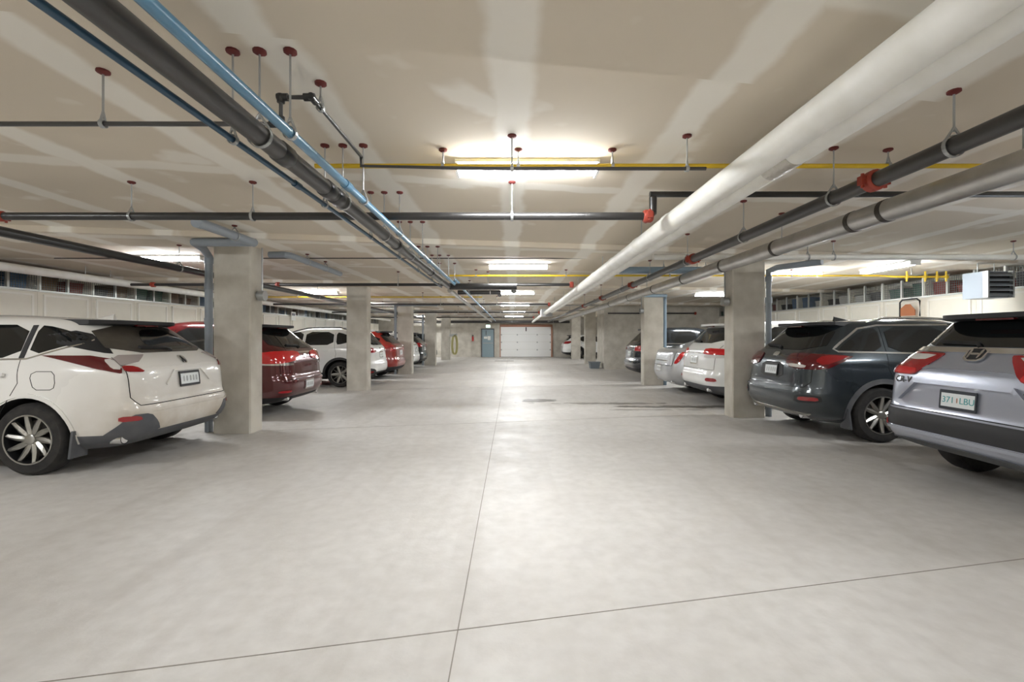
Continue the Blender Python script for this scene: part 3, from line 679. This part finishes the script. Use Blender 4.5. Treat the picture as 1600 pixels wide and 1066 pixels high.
def suv_ctrl(L, W, H, rake=1.0, hood=1.0, zc=.24, bump=0.0, notch=False):
    h = W/2; k = H/1.68
    rows = [(zc, .34, L-.42, h*.86), (zc+.07, .14, L-.20, h*.93), (.40, .045, L-.07, h*.965), (.52, 0, L-.02, h*.985), (.64, .005, L-.01, h),
            (.74, .045, L-.03, h), (.86, .055, L-.07, h*.995), (.96*hood, .065, L-.30, h*.99), (1.03*hood, .08, L-.75, h*.98), (1.09*k, .10, L-1.12, h*.965), (1.15*k, .14, L-1.28, h*.94),
            (1.27*k, .14+.13*rake, L-1.50, h*.885), (1.40*k, .14+.28*rake, L-1.74, h*.825), (1.50*k, .14+.40*rake, L-1.95, h*.775), (1.57*k, .14+.49*rake, L-2.14, h*.735),
            (1.615*k, .16+.58*rake, L-2.30, h*.69), (1.645*k, .30+.70*rake, L-2.48, h*.62), (1.665*k, .65+.8*rake, L-2.68, h*.52), (1.677*k, 1.15+.8*rake, L-2.82, h*.38), (1.68*k, 1.5+.6*rake, L-2.9, h*.2)]
    return rows
def sedan_ctrl(L, W, H):
    h = W/2
    return [(.2, .34, L-.42, h*.86), (.28, .14, L-.2, h*.93), (.4, .04, L-.07, h*.97), (.55, 0, L-.02, h), (.7, .02, L-.02, h), (.85, .05, L-.12, h*.99), (.95, .07, L-.5, h*.985), (1.02, .09, L-1.05, h*.97),
            (1.08, .13, L-1.3, h*.95), (1.12, .22, L-1.4, h*.92), (1.16, .5, L-1.5, h*.89), (1.25, .85, L-1.68, h*.83), (1.36, 1.12, L-1.9, h*.76), (1.44, 1.35, L-2.1, h*.7), (1.5, 1.6, L-2.3, h*.6), (1.525, 1.85, L-2.5, h*.46), (1.53, 2.05, L-2.65, h*.25)]

def make_car(c):
    X, D = c['pos']; left = X < 0
    car = thing(c['name'], (X, D, 0), c['label'], 'car', rz=math.pi if left else 0)
    B = Body(c['ctrl'], c.get('nr', (6.5, 4.5)), c.get('nf', 3.2)); L_, W_ = c['L'], c['W']; hw = W_/2; R = c['R']
    ax = (c['ax'], c['ax']+c['wb'])
    # shell
    zz = []
    cz = B.c[:,0]
    for a, b in zip(cz[:-1], cz[1:]):
        k = 3 if b-a > .03 else 2; zz += list(np.linspace(a, b, k+1)[:-1])
    for zb in c.get('bands', []):
        zz = [z for z in zz if abs(z-zb) > .008]+[zb]
    zz = sorted(zz)+[cz[-1]]; n = 88
    q = np.linspace(0, 2*math.pi, n, endpoint=False); q = q+.18*np.sin(4*q)*0
    V, F, FM = [], [], []
    for z in zz:
        x, y = B.contour(np.array(z), q); V += list(zip(x, y, [z]*n))
    for i in range(len(zz)-1):
        zm = (zz[i]+zz[i+1])/2; mi = 0
        for (z0, z1, idx) in c.get('bandmat', []):
            if z0 <= zm <= z1: mi = idx
        for j in range(n): F.append((i*n+j, (i+1)*n+j, (i+1)*n+(j+1)%n, i*n+(j+1)%n)); FM.append(mi)
    F.append(tuple(range(n))); FM.append(1); F.append(tuple((len(zz)-1)*n+j for j in range(n))[::-1]); FM.append(0)
    body = mesh_obj('body', V, F, c['paint'], None, False, [c['paint'], 'blackplastic', 'greyplastic', 'arch_black'], FM)
    bm = bmesh.new(); bm.from_mesh(body.data); bmesh.ops.recalc_face_normals(bm, faces=bm.faces); bm.to_mesh(body.data); bm.free()
    Ra = R+c.get('archgap', .055)
    cut = G()
    for a in ax:
        for sg in (1, -1):
            cut.tube([(a, sg*(hw-.30), R), (a, sg*(hw+.15), R)], Ra, 40)
    cutter = mesh_obj('cut', cut.v, cut.f, 'arch_black'); bm = bmesh.new(); bm.from_mesh(cutter.data); bmesh.ops.recalc_face_normals(bm, faces=bm.faces); bm.to_mesh(cutter.data); bm.free()
    md = body.modifiers.new('b', 'BOOLEAN'); md.object = cutter; md.operation = 'DIFFERENCE'; md.solver = 'EXACT'
    bpy.context.view_layer.update()
    me = bpy.data.meshes.new_from_object(body.evaluated_get(bpy.context.evaluated_depsgraph_get()))
    body.modifiers.clear(); body.data = me; bpy.data.objects.remove(cutter)
    for p in me.polygons:
        for a in ax:
            d = math.hypot(p.center.x-a, p.center.z-R)
            if (d < Ra-.004 and abs(p.center.y) < hw-.25) or (abs(d-Ra) < .012 and abs(p.normal.y) < .5 and abs(p.center.y) > hw-.31 and (p.normal.x*(p.center.x-a)+p.normal.z*(p.center.z-R)) < 0): p.material_index = 3
    me.polygons.foreach_set('use_smooth', [True]*len(me.polygons)); me.set_sharp_from_angle(angle=math.radians(32))
    body.parent = car
    rear, le, ri = B.mapper('rear'), B.mapper('left'), B.mapper('right')
    sides = ((le, 1), (ri, -1))
    # wheels
    for a in ax:
        for sg in (1, -1):
            yw = abs(B.side(a, R+.0)[1])
            wheel(car, a, sg*(hw-.035), R, sg, c['rim'])
    # arch lips
    for a in ax:
        for mp, sg in sides:
            pts = [(a+(Ra+.03)*math.cos(t), R+(Ra+.03)*math.sin(t)) for t in np.linspace(math.radians(-22), math.radians(202), 30)]
            pts = [p for p in pts if p[1] > B.z0+.03]
            strip('arch_trim', pts, .065 if c.get('archtrim', 'blackplastic') != c['paint'] else .03, mp, c.get('archtrim', 'blackplastic'), car, .010, .03)
    # side glass: list of convex outlines
    for poly in c.get('side_glass', []):
        for mp, sg in sides:
            g_ = panel('side_window', [poly], mp, c.get('glass', 'rearglass'), car, .004)
    for line, wd, m_ in c.get('side_lines', []):
        for mp, sg in sides: strip('side_trim', line, wd, mp, m_, car, .006)
    for line in c.get('door_seams', []):
        for mp, sg in sides: strip('door_seam', line, .006, mp, 'arch_black', car, .0015, .004)
    for (x, z) in c.get('handles', []):
        for mp, sg in sides:
            strip('door_handle', [(x-.1, z), (x+.1, z)], .03, mp, c.get('handle_mat', c['paint']), car, .035, .03)
    # rear glass
    for poly in c.get('rear_glass', []): panel('rear_window', [poly], rear, c.get('rglass', 'rearglass'), car, .005)
    if 'wiped' in c: panel('wiped_arc', [c['wiped']], rear, 'rearglass', car, .008, rnd=2)
    for nm_, polys, m_, off in c.get('rear_panels', []): panel(nm_, polys, rear, m_, car, off)
    for nm_, polys, m_, off in c.get('mirror_panels', []):     # both rear corners
        for s in (1, -1): panel(nm_, [[(s*a, z) for a, z in p] for p in polys], rear, m_, car, off)
    for nm_, line, wd, m_, off in c.get('rear_strips', []): strip(nm_, line, wd, rear, m_, car, off, max(.006, off))
    for s_, size, a0, z0, m_ in c.get('rear_text', []): text_on('lettering', s_, size, a0, z0, rear, m_, car)
    # plate
    if 'plate' in c:
        zc = c['plate']; p = panel('licence_plate', [[(-.155, zc-.08), (.155, zc-.08), (.155, zc+.08), (-.155, zc+.08)]], rear, 'plate', car, .018, rnd=0, depth=.02)
        fr = [[(-.165, zc+.06), (.165, zc+.06), (.165, zc+.088), (-.165, zc+.088)], [(-.165, zc-.088), (.165, zc-.088), (.165, zc-.062), (-.165, zc-.062)]]
        for f_ in fr: panel('plate_frame', [f_], rear, c.get('pframe', 'chrome'), p, .022, rnd=0)
        for s in (-1, 1): panel('plate_frame', [[(s*.155, zc-.08), (s*.168, zc-.08), (s*.168, zc+.08), (s*.155, zc+.08)]], rear, c.get('pframe', 'chrome'), p, .022, rnd=0)
        if c.get('plate_text'):
            [text_on('plate_lettering', w_, .078, a_, zc-.002, rear, 'plate_ink', p, .002, .019) for w_, a_ in zip(c['plate_text'].split(), (.086, -.084))]
            panel('province_mark', [[(-.001, zc-.022), (.009, zc-.022), (.009, zc+.022), (-.001, zc+.022)]], rear, 'rust_frame', p, .0195)
        else:
            for a in (-.11, -.06, -.01, .05, .1): panel('plate_character', [[(a-.014, zc-.032), (a+.014, zc-.032), (a+.014, zc+.032), (a-.014, zc+.032)]], rear, 'plate_ink' if c.get('ink') else 'galv', p, .0192)
    # spoiler: a lip carried out behind the top of the rear window
    if 'spoiler' in c:
        z, out, wd, m_ = c['spoiler']; V, F = [], []
        N_ = 17
        for j in range(N_):
            f = -1+2*j/(N_-1); a = f*wd; e = 1-.35*abs(f)**4
            p0 = B.wrap(a, z-.035); p1 = B.wrap(a, min(z+.03, B.z1-.03)); p1 = np.array((max(p1[0], p0[0]+.02)+.05, p1[1], p1[2]))
            tip = np.array((p0[0]-out*e, p0[1]*.97, z-.012)); tip2 = tip+np.array((.0, 0, .042))
            V += [p0+np.array((.03, 0, 0)), tip, tip2, p1+np.array((.02, 0, .006))]
        for j in range(N_-1):
            for k in range(4): F.append((4*j+k, 4*j+(k+1)%4, 4*j+4+(k+1)%4, 4*j+4+k))
        F += [(0, 1, 2, 3), tuple(4*(N_-1)+k for k in (3, 2, 1, 0))]
        sp = mesh_obj('spoiler', V, F, m_, car, True)
        bm = bmesh.new(); bm.from_mesh(sp.data); bmesh.ops.recalc_face_normals(bm, faces=bm.faces); bm.to_mesh(sp.data); bm.free()
        # high brake lamp
        p = B.wrap(0, z-.035); mesh_obj('brake_lamp', [(p[0]-out*.7+dx, dy, z-.02+dz) for dx in (-.01, .03) for dy in (-.16, .16) for dz in (-.012, .004)], [(0,1,3,2),(4,6,7,5),(0,4,5,1),(2,3,7,6),(0,2,6,4),(1,5,7,3)], 'darkred', car)
    if 'wiper' in c:
        z = c['wiper']; strip('wiper', [(.02, z-.03), (.05, z), (.42, z+.012)] if c.get('wside', 1) > 0 else [(-.02, z-.03), (-.05, z), (-.42, z+.012)], .022, rear, 'blackplastic', car, .03, .02)
    # shark-fin aerial, rails, mirrors, exhaust, mud flaps
    if c.get('fin'):
        x = c['fin']; zt = B.top(x, 0); V = [(x-.10, 0, zt+.075), (x-.09, -.012, zt+.06), (x-.09, .012, zt+.06), (x-.10, -.03, zt-.02), (x-.10, .03, zt-.02), (x+.16, -.02, zt-.02), (x+.16, .02, zt-.02), (x+.14, 0, zt+.015)]
        mesh_obj('aerial_fin', V, [(0, 1, 2), (1, 3, 4, 2), (0, 7, 5, 3, 1), (0, 2, 4, 6, 7), (7, 6, 5), (3, 5, 6, 4)], c.get('finmat', c['paint']), car)
    if c.get('rails'):
        for sg in (1, -1):
            y = sg*hw*.66; xs = np.linspace(c['rails'][0], c['rails'][1], 9); pts = []
            for i, x in enumerate(xs):
                zt = B.top(x, y); pts.append((x, y, zt+(.05 if 0 < i < 8 else 0.0)))
            G_ = G().tube(pts, .017, 10); mesh_obj('roof_rail', G_.v, G_.f, c.get('railmat', 'blackplastic'), car, True)
    xm_ = c['ax']+c['wb']-.72
    for sg in (1, -1):
        p = B.side(xm_, 1.12, sg); g_ = G().tube([(xm_+.06, p[1]-.03*sg, 1.1), (xm_+.02, p[1]+.06*sg, 1.12), (xm_, p[1]+.10*sg, 1.14), (xm_-.02, p[1]+.17*sg, 1.14), (xm_-.02, p[1]+.19*sg, 1.14)], [.025, .04, .085, .085, .04], 12)
        mesh_obj('door_mirror', g_.v, g_.f, c['paint'], car, True)
    for (a, z, rw) in c.get('exhaust', []):
        for s in ((1, -1) if c.get('twin', 1) else (1,)):
            p = B.wrap(s*a, z); g_ = G().tube([(p[0]+.25, p[1]*.97, z), (p[0]-.02, p[1]*.97, z)], rw, 16, False); g_.tube([(p[0]-.02, p[1]*.97, z), (p[0]+.1, p[1]*.97, z)], rw*.85, 16)
            o = mesh_obj('exhaust_tip', g_.v, g_.f, 'chrome', car, True)
            g_ = G().tube([(p[0]-.012, p[1]*.97, z), (p[0]+.02, p[1]*.97, z)], rw*.82, 16); mesh_obj('exhaust_bore', g_.v, g_.f, 'arch_black', o)
    if c.get('flaps'):
        for sg in (1, -1):
            x = c['ax']-Ra-.035; y = sg*(hw-.12)
            mesh_obj('mud_flap', [(x+dx-dz*.12, y+dy*sg, .46+dz) for dx in (-.012, .012) for dy in (-.09, .10) for dz in (0, -.28)], [(0,1,3,2),(4,6,7,5),(0,4,5,1),(2,3,7,6),(0,2,6,4),(1,5,7,3)], c.get('flapmat', 'greyplastic'), car)
    if c.get('front'):
        for sg in (1, -1):
            panel('headlamp', [[(L_-.75, .80), (L_-.25, .74), (L_-.22, .84), (L_-.7, .92)]], le if sg > 0 else ri, 'clearlens', car, .006)
    return car, B

paint('paint_pearl', (236,234,230), .25, dust=.95)
paint('paint_silver', (168,172,184), .28, .55)
paint('paint_slate', (58,66,72), .25, .6, dust=.4, dustc=(92,92,90))
paint('paint_white', (236,236,234), .25)
paint('paint_red', (84,12,18), .2, .25)
paint('paint_flame', (140,36,28), .25)
paint('paint_dark', (34,40,46), .2, .4)
paint('paint_lightsilver', (188,190,192), .28, .5)

def sg_suv(k, x0, pill=.06, door=1.75):
    """rear quarter, rear door and front door glass in side coordinates"""
    zb, zt = 1.17*k, 1.545*k
    return [[(x0+.42, zb+.035), (x0+.58, zb+.02), (x0+.60, zt-.01), (x0+.40, zt-.05), (x0, zb+.16)],
            [(x0+.66, zb+.015), (x0+1.46, zb), (x0+1.46, zt+.005), (x0+.68, zt-.005)],
            [(x0+1.54, zb), (x0+2.52, zb-.01), (x0+2.16, zt-.04), (x0+1.54, zt+.005)]]
def seams(x0, k): return [[(x0+.64, 1.53*k), (x0+.62, 1.16*k), (x0+.56, .95), (x0+.66, .48)], [(x0+1.5, 1.54*k), (x0+1.5, .34)], [(x0+2.5, 1.15*k), (x0+2.55, .85), (x0+2.5, .36)]]
base = dict(R=.37, rim='five', handles=[(1.35, 1.03), (2.25, 1.03)])
# 1 white crossover, near left
k = 1.67/1.68
make_car(dict(base, name='white_crossover', label='dusty white SUV at the left edge, rear bumper toward the lane', pos=(-4.1, 5.86), L=4.74, W=1.9, R=.372, ax=1.04, wb=2.75, rim='petal', paint='paint_pearl',
    ctrl=suv_ctrl(4.74, 1.9, 1.67, rake=1.12), bands=[.44], bandmat=[(0, .40, 2)], archtrim='paint_pearl', fin=1.05, flaps=True,
    side_glass=[[(1.10, 1.215), (1.12, 1.54), (.98, 1.525), (.60, 1.405), (.62, 1.38)], [(1.19, 1.205), (2.0, 1.19), (2.0, 1.545), (1.21, 1.545)], [(2.08, 1.19), (3.0, 1.17), (2.66, 1.5), (2.08, 1.545)]],
    side_lines=[([(3.05, 1.16), (2.0, 1.175), (1.1, 1.19), (.66, 1.34), (.60, 1.385)], .016, 'chrome'), ([(1.155, 1.2), (1.17, 1.54)], .05, 'blackplastic')],
    door_seams=[[(1.16, 1.2), (1.12, .95), (1.3, .62)], [(2.04, 1.54), (2.04, .34)], [(.80, 1.065), (.95, 1.065), (.995, 1.04), (1.0, 1.0), (.97, .91), (.93, .88), (.80, .88), (.765, .90), (.755, .95), (.765, 1.03), (.80, 1.065)]],
    rear_glass=[[(-.74, 1.24), (.74, 1.24), (.60, 1.54), (-.60, 1.54)]], rglass='dustglass', wiped=[(-.48, 1.27), (.22, 1.27), (.28, 1.36), (.10, 1.50), (-.25, 1.51), (-.46, 1.40)],
    rear_panels=[('emblem', [[(-.05, 1.10), (.05, 1.10), (.05, 1.19), (-.05, 1.19)]], 'chrome', .012), ('emblem_bar', [[(-.03, 1.11), (-.015, 1.11), (.004, 1.18), (-.004, 1.18)]], 'blackplastic', .015), ('emblem_bar', [[(.03, 1.11), (.015, 1.11), (-.004, 1.18), (.004, 1.18)]], 'blackplastic', .015)],
    mirror_panels=[('pillar_trim', [[(.70, 1.235), (.80, 1.25), (1.22, 1.40), (1.16, 1.42), (.64, 1.50)]], 'blackplastic', .004),
        ('tail_lamp', [[(.80, 1.04), (.86, 1.03), (1.02, 1.09), (1.42, 1.205), (1.44, 1.225), (.80, 1.215)]], 'darkred', .012),
        ('tail_lamp_inner', [[(.66, 1.12), (.79, 1.06), (.79, 1.215), (.40, 1.215), (.38, 1.195), (.60, 1.15)]], 'smokelens', .013),
        ('tail_lamp_bar', [[(.79, 1.05), (.79, 1.11), (.68, 1.10), (.60, 1.035)]], 'redlens', .016), ('tail_lamp_glow', [[(.80, 1.07), (.88, 1.08), (.88, 1.17), (.80, 1.18)]], 'clearlens', .016),  # last panel: pale lens patch on the lamp
        ('reflector', [[(.70, .535), (.90, .535), (.90, .59), (.72, .585)]], 'redlens', .012), ('bumper_pod', [[(.46, .39), (1.0, .39), (.94, .46), (.80, .60), (.62, .60), (.54, .50)]], 'greyplastic', .006)],
    rear_strips=[('hatch_seam', [(-.78, 1.2), (-.77, .78), (-.70, .69), (.70, .69), (.77, .78), (.78, 1.2)], .008, 'arch_black', .002), ('bumper_crease', [(-.95, .66), (-.6, .60), (.6, .60), (.95, .66)], .02, 'paint_pearl', .012),
        ('plate_brow', [(-.36, .88), (-.22, 1.03), (.22, 1.03), (.36, .88)], .02, 'paint_pearl', .016)],
    plate=.92, pframe='blackplastic', spoiler=(1.575, .13, .66, 'blackplastic'), wiper=1.275, exhaust=[(.80, .345, .055)]))
# 2 silver crossover, near right
make_car(dict(base, name='silver_crossover', label='silver SUV at the right edge with licence plate 371 LBU', pos=(4.17, 4.3), nr=(9, 5.5), L=4.6, W=1.86, R=.355, ax=.98, wb=2.66, paint='paint_silver',
    ctrl=suv_ctrl(4.6, 1.86, 1.69, rake=.75, zc=.29), bands=[.52, .69], bandmat=[(.52, .69, 1)], fin=.95, side_glass=sg_suv(1.69/1.68, .52), door_seams=seams(.5, 1),
    rear_glass=[[(-.80, 1.325), (.80, 1.325), (.66, 1.575), (-.66, 1.575)]],
    rear_panels=[('chrome_bar', [[(-.78, 1.265), (.78, 1.265), (.80, 1.312), (-.80, 1.312)]], 'chrome', .016), ('emblem_surround', [[(-.085, 1.19), (.085, 1.19), (.095, 1.31), (-.095, 1.31)]], 'chrome', .022), ('emblem_field', [[(-.066, 1.204), (.066, 1.204), (.076, 1.298), (-.076, 1.298)]], 'blackplastic', .025),
        ('emblem_stroke', [[(-.052, 1.212), (-.034, 1.212), (-.038, 1.29), (-.062, 1.29)]], 'chrome', .029), ('emblem_stroke', [[(.052, 1.212), (.034, 1.212), (.038, 1.29), (.062, 1.29)]], 'chrome', .029), ('emblem_stroke', [[(-.04, 1.24), (.04, 1.24), (.04, 1.258), (-.04, 1.258)]], 'chrome', .029),
        ('lower_garnish', [[(-.62, .33), (.62, .33), (.72, .42), (-.72, .42)]], 'greyplastic', .012)],
    mirror_panels=[('tail_lamp', [[(.30, 1.235), (.46, 1.06), (.52, 1.035), (1.12, 1.05), (1.16, 1.255), (.30, 1.26)]], 'redlens', .014), ('tail_lamp_clear', [[(.40, 1.215), (.46, 1.185), (.80, 1.19), (.80, 1.238), (.36, 1.24)]], 'clearlens', .017), ('tail_lamp_bar', [[(.46, 1.065), (.54, 1.045), (1.08, 1.06), (1.08, 1.11), (.48, 1.11)]], 'brightred', .018),
        ('pillar_lamp', [[(.83, 1.25), (.95, 1.25), (.79, 1.58), (.71, 1.58)]], 'redlens', .014), ('reflector', [[(.78, .50), (.94, .50), (.94, .56), (.80, .56)]], 'redlens', .014)],
    rear_strips=[('hatch_crease', [(-.62, .80), (-.44, .985), (.44, .985), (.62, .80)], .04, 'paint_silver', .034), ('hatch_seam', [(-.86, 1.03), (-.84, .78), (-.78, .71), (.78, .71), (.84, .78), (.86, 1.03)], .008, 'arch_black', .002), ('bumper_crease', [(-.9, .50), (.9, .50)], .025, 'paint_silver', .018), ('shoulder_crease', [(-.84, 1.09), (-.3, 1.13), (.3, 1.13), (.84, 1.09)], .03, 'paint_silver', .01)],
    rear_text=[('CR-V', .09, .60, .985, 'strap'), ('AWD', .08, -.60, .985, 'strap')], plate=.845, plate_text='371 LBU', pframe='plate_dark', spoiler=(1.60, .17, .68, 'blackplastic'), wiper=1.345, wside=1))
# 3 slate SUV
make_car(dict(base, name='grey_suv', label='dark slate grey SUV between the silver SUV and the right column', pos=(4.15, 7.38), L=4.76, W=1.89, R=.372, ax=1.02, wb=2.78, paint='paint_slate', rim='five',
    ctrl=suv_ctrl(4.76, 1.89, 1.69, rake=.85), archtrim='greyplastic', flaps=True, fin=1.1, finmat='blackplastic', rails=(1.0, 3.1), railmat='chrome',
    side_glass=[[(1.06, 1.225), (1.08, 1.55), (.86, 1.50), (.52, 1.255), (.54, 1.23)], [(1.15, 1.215), (1.98, 1.20), (1.98, 1.56), (1.17, 1.555)], [(2.06, 1.2), (3.0, 1.18), (2.66, 1.51), (2.06, 1.56)]],
    side_lines=[([(3.05, 1.17), (2.0, 1.185), (1.1, 1.205), (.50, 1.215), (.46, 1.25), (.84, 1.53), (1.1, 1.575), (2.1, 1.585)], .022, 'chrome')], door_seams=[[(1.12, 1.55), (1.10, 1.2), (1.08, 1.0), (1.24, .62)], [(2.02, 1.55), (2.02, .34)]],
    rear_glass=[[(-.76, 1.235), (.76, 1.235), (.62, 1.555), (-.62, 1.555)]],
    rear_panels=[('emblem', [[(-.07, 1.13), (.07, 1.13), (.07, 1.19), (-.07, 1.19)]], 'chrome', .012), ('plate_recess', [[(-.30, .82), (.30, .82), (.27, 1.05), (-.27, 1.05)]], 'blackplastic', .004), ('bumper_lip', [[(-.70, .335), (.70, .335), (.78, .375), (-.78, .375)]], 'alloy', .014)],
    mirror_panels=[('tail_lamp', [[(.32, 1.10), (.40, .985), (.92, .965), (1.16, 1.10), (1.20, 1.165), (.36, 1.185)]], 'darkred', .016), ('tail_lamp_bar', [[(.80, 1.08), (.92, 1.03), (1.10, 1.11), (1.15, 1.155), (.84, 1.16)]], 'redlens', .02), ('tail_lamp_clear', [[(.42, 1.0), (.70, .985), (.72, 1.03), (.42, 1.04)]], 'clearlens', .02),
        ('reflector_pod', [[(.60, .51), (.96, .53), (.94, .63), (.62, .62)]], 'blackplastic', .008), ('reflector', [[(.66, .545), (.92, .55), (.90, .60), (.68, .60)]], 'redlens', .014)],
    rear_strips=[('hatch_seam', [(-.80, 1.2), (-.79, .80), (-.70, .72), (.70, .72), (.79, .80), (.80, 1.2)], .008, 'arch_black', .002), ('chrome_lettering_bar', [(-.62, .80), (.62, .80)], .02, 'paint_slate', .012), ('bumper_step', [(-.9, .67), (.9, .67)], .025, 'paint_slate', .016)],
    plate=.93, pframe='blackplastic', spoiler=(1.60, .17, .68, 'blackplastic'), wiper=1.27, exhaust=[(.62, .33, .05)]))
# 4 dark red SUV
make_car(dict(base, name='red_suv', label='dark red SUV partly hidden by the nearest left column', pos=(-4.1, 9.2), L=4.74, W=1.93, R=.375, ax=1.03, wb=2.82, paint='paint_red', archtrim='paint_red', ctrl=suv_ctrl(4.74, 1.93, 1.71, rake=1.05), bands=[.36], bandmat=[(0, .36, 1)],
    side_glass=sg_suv(1.71/1.68, .50), door_seams=seams(.5, 1), rear_glass=[[(-.78, 1.21), (.78, 1.21), (.62, 1.56), (-.62, 1.56)]],
    rear_panels=[('chrome_bar', [[(-.5, 1.12), (.5, 1.12), (.5, 1.145), (-.5, 1.145)]], 'chrome', .01), ('badge', [[(-.04, 1.03), (.04, 1.03), (.04, 1.1), (-.04, 1.1)]], 'chrome', .012)],
    mirror_panels=[('tail_lamp', [[(.22, 1.06), (.30, 1.0), (.95, .94), (1.30, 1.0), (1.34, 1.06), (.95, 1.16), (.25, 1.16)]], 'brightred', .016), ('tail_lamp_chrome', [[(.5, .905), (1.28, .94), (1.28, .985), (.5, .95)]], 'chrome', .014), ('reflector', [[(.62, .44), (.86, .44), (.86, .48), (.62, .48)]], 'redlens', .012)],
    rear_strips=[('hatch_seam', [(-.82, 1.18), (-.80, .75), (-.70, .66), (.70, .66), (.80, .75), (.82, 1.18)], .008, 'arch_black', .002), ('bumper_crease', [(-.9, .62), (.9, .62)], .03, 'paint_red', .016)],
    plate=.54, pframe='chrome', spoiler=(1.61, .16, .66, 'blackplastic'), wiper=1.25, exhaust=[(.6, .33, .05)]))
# 5 white wagon-SUV with roof rails
make_car(dict(base, name='white_wagon', label='white SUV with black roof rails behind the second left column', pos=(-4.1, 14.45), L=4.62, W=1.82, R=.365, ax=.96, wb=2.67, paint='paint_white', rim='y5', ctrl=suv_ctrl(4.62, 1.82, 1.70, rake=.7, zc=.28), bands=[.42], bandmat=[(0, .42, 1)], rails=(.75, 3.2),
    side_glass=sg_suv(1.70/1.68, .50), door_seams=seams(.5, 1), rear_glass=[[(-.72, 1.18), (.72, 1.18), (.62, 1.55), (-.62, 1.55)]],
    mirror_panels=[('tail_lamp', [[(.45, .98), (.92, .96), (1.12, 1.0), (1.10, 1.15), (.9, 1.16), (.45, 1.06)]], 'redlens', .014), ('bumper_corner', [[(.5, .34), (1.02, .34), (.98, .56), (.6, .50)]], 'blackplastic', .012), ('reflector', [[(.66, .40), (.86, .40), (.86, .45), (.66, .45)]], 'redlens', .016)],
    rear_panels=[('emblem', [[(-.06, 1.05), (.06, 1.05), (.06, 1.11), (-.06, 1.11)]], 'chrome', .01)], plate=.90, spoiler=(1.6, .15, .64, 'paint_white'), wiper=1.22))
# 6 white SUV right
make_car(dict(base, name='white_suv', label='white SUV beyond the nearest right column, beside the silver sedan', pos=(4.1, 10.38), L=4.82, W=1.94, R=.385, ax=1.05, wb=2.91, paint='paint_white', archtrim='paint_white', ctrl=suv_ctrl(4.82, 1.94, 1.76, rake=.8), bands=[.44], bandmat=[(0, .44, 2)],
    side_glass=sg_suv(1.76/1.68, .52), door_seams=seams(.5, 1), rear_glass=[[(-.76, 1.29), (.76, 1.29), (.64, 1.61), (-.64, 1.61)]],
    rear_panels=[('chrome_bar', [[(-.44, 1.07), (.44, 1.07), (.44, 1.10), (-.44, 1.10)]], 'chrome', .012)],
    mirror_panels=[('tail_lamp', [[(.40, 1.09), (.46, 1.06), (1.14, 1.06), (1.2, 1.16), (.46, 1.19)]], 'brightred', .016), ('tail_lamp_clear', [[(.46, .985), (1.02, 1.0), (1.06, 1.05), (.46, 1.05)]], 'clearlens', .012), ('reflector', [[(.62, .53), (.88, .53), (.86, .60), (.64, .60)]], 'redlens', .012)],
    rear_strips=[('hatch_seam', [(-.80, 1.25), (-.78, .76), (.78, .76), (.80, 1.25)], .008, 'arch_black', .002)], plate=.93, spoiler=(1.665, .18, .68, 'paint_white'), wiper=1.32, exhaust=[(.62, .36, .055)]))
# 7 silver sedan
make_car(dict(base, name='silver_sedan', label='light silver sedan between the white SUV and the second right column', pos=(4.1, 12.68), L=5.1, W=1.9, R=.35, ax=1.15, wb=2.87, paint='paint_lightsilver', archtrim='paint_lightsilver', ctrl=sedan_ctrl(5.1, 1.9, 1.53), nr=(5, 4),
    side_glass=[[(1.35, 1.10), (2.2, 1.07), (2.2, 1.42), (1.75, 1.38)], [(2.28, 1.07), (3.3, 1.06), (2.9, 1.36), (2.28, 1.42)]], door_seams=[[(2.24, 1.42), (2.24, .32)]],
    rear_panels=[('trunk_bar', [[(-.5, .80), (.5, .80), (.5, .83), (-.5, .83)]], 'chrome', .01)], mirror_panels=[('tail_lamp', [[(.70, .76), (.80, .75), (.96, 1.03), (.84, 1.05)]], 'brightred', .014)],
    rear_strips=[('trunk_seam', [(-.72, 1.06), (-.66, .70), (.66, .70), (.72, 1.06)], .008, 'arch_black', .002)], exhaust=[(.55, .3, .045)], plate=.62))
# 8 dark SUV, right
gen = dict(base, L=4.7, W=1.88, ax=1.0, wb=2.75)
def simple(name, label, pos, pm, H, rake=.9, rails=None):
    k = H/1.68
    make_car(dict(gen, name=name, label=label, pos=pos, paint=pm, ctrl=suv_ctrl(4.7, 1.88, H, rake=rake), bands=[.42], bandmat=[(0, .42, 1)], side_glass=sg_suv(k, .5), rear_glass=[[(-.74, 1.2*k), (.74, 1.2*k), (.62, 1.54*k), (-.62, 1.54*k)]],
        mirror_panels=[('tail_lamp', [[(.5, .98), (.95, .96), (1.15, 1.02), (1.12, 1.16), (.5, 1.12)]], 'redlens', .014)], rear_panels=[('chrome_bar', [[(-.5, 1.08), (.5, 1.08), (.5, 1.11), (-.5, 1.11)]], 'chrome', .01)],
        side_lines=[([(3.0, 1.145*k), (1.9, 1.15*k), (.9, 1.165*k)], .018, 'chrome')], plate=.88, spoiler=(1.59*k, .15, .64, 'blackplastic'), rails=rails, front=True))
simple('dark_suv', 'near-black SUV behind the second right column', (4.1, 16.1), 'paint_dark', 1.75)
simple('orange_red_suv', 'bright red SUV just beyond the white SUV with roof rails', (-4.1, 17.0), 'paint_flame', 1.68)
simple('white_suv', 'white SUV glimpsed between the third and fourth left columns', (-4.2, 20.2), 'paint_white', 1.68)
simple('dark_suv', 'black SUV just before the fourth left column', (-4.3, 22.75), 'paint_dark', 1.68)
simple('grey_suv', 'grey SUV beyond the fourth left column', (-4.4, 26.3), 'paint_slate', 1.66)
simple('white_car', 'white car at the far right near the overhead door', (3.55, 32.75), 'paint_white', 1.6)
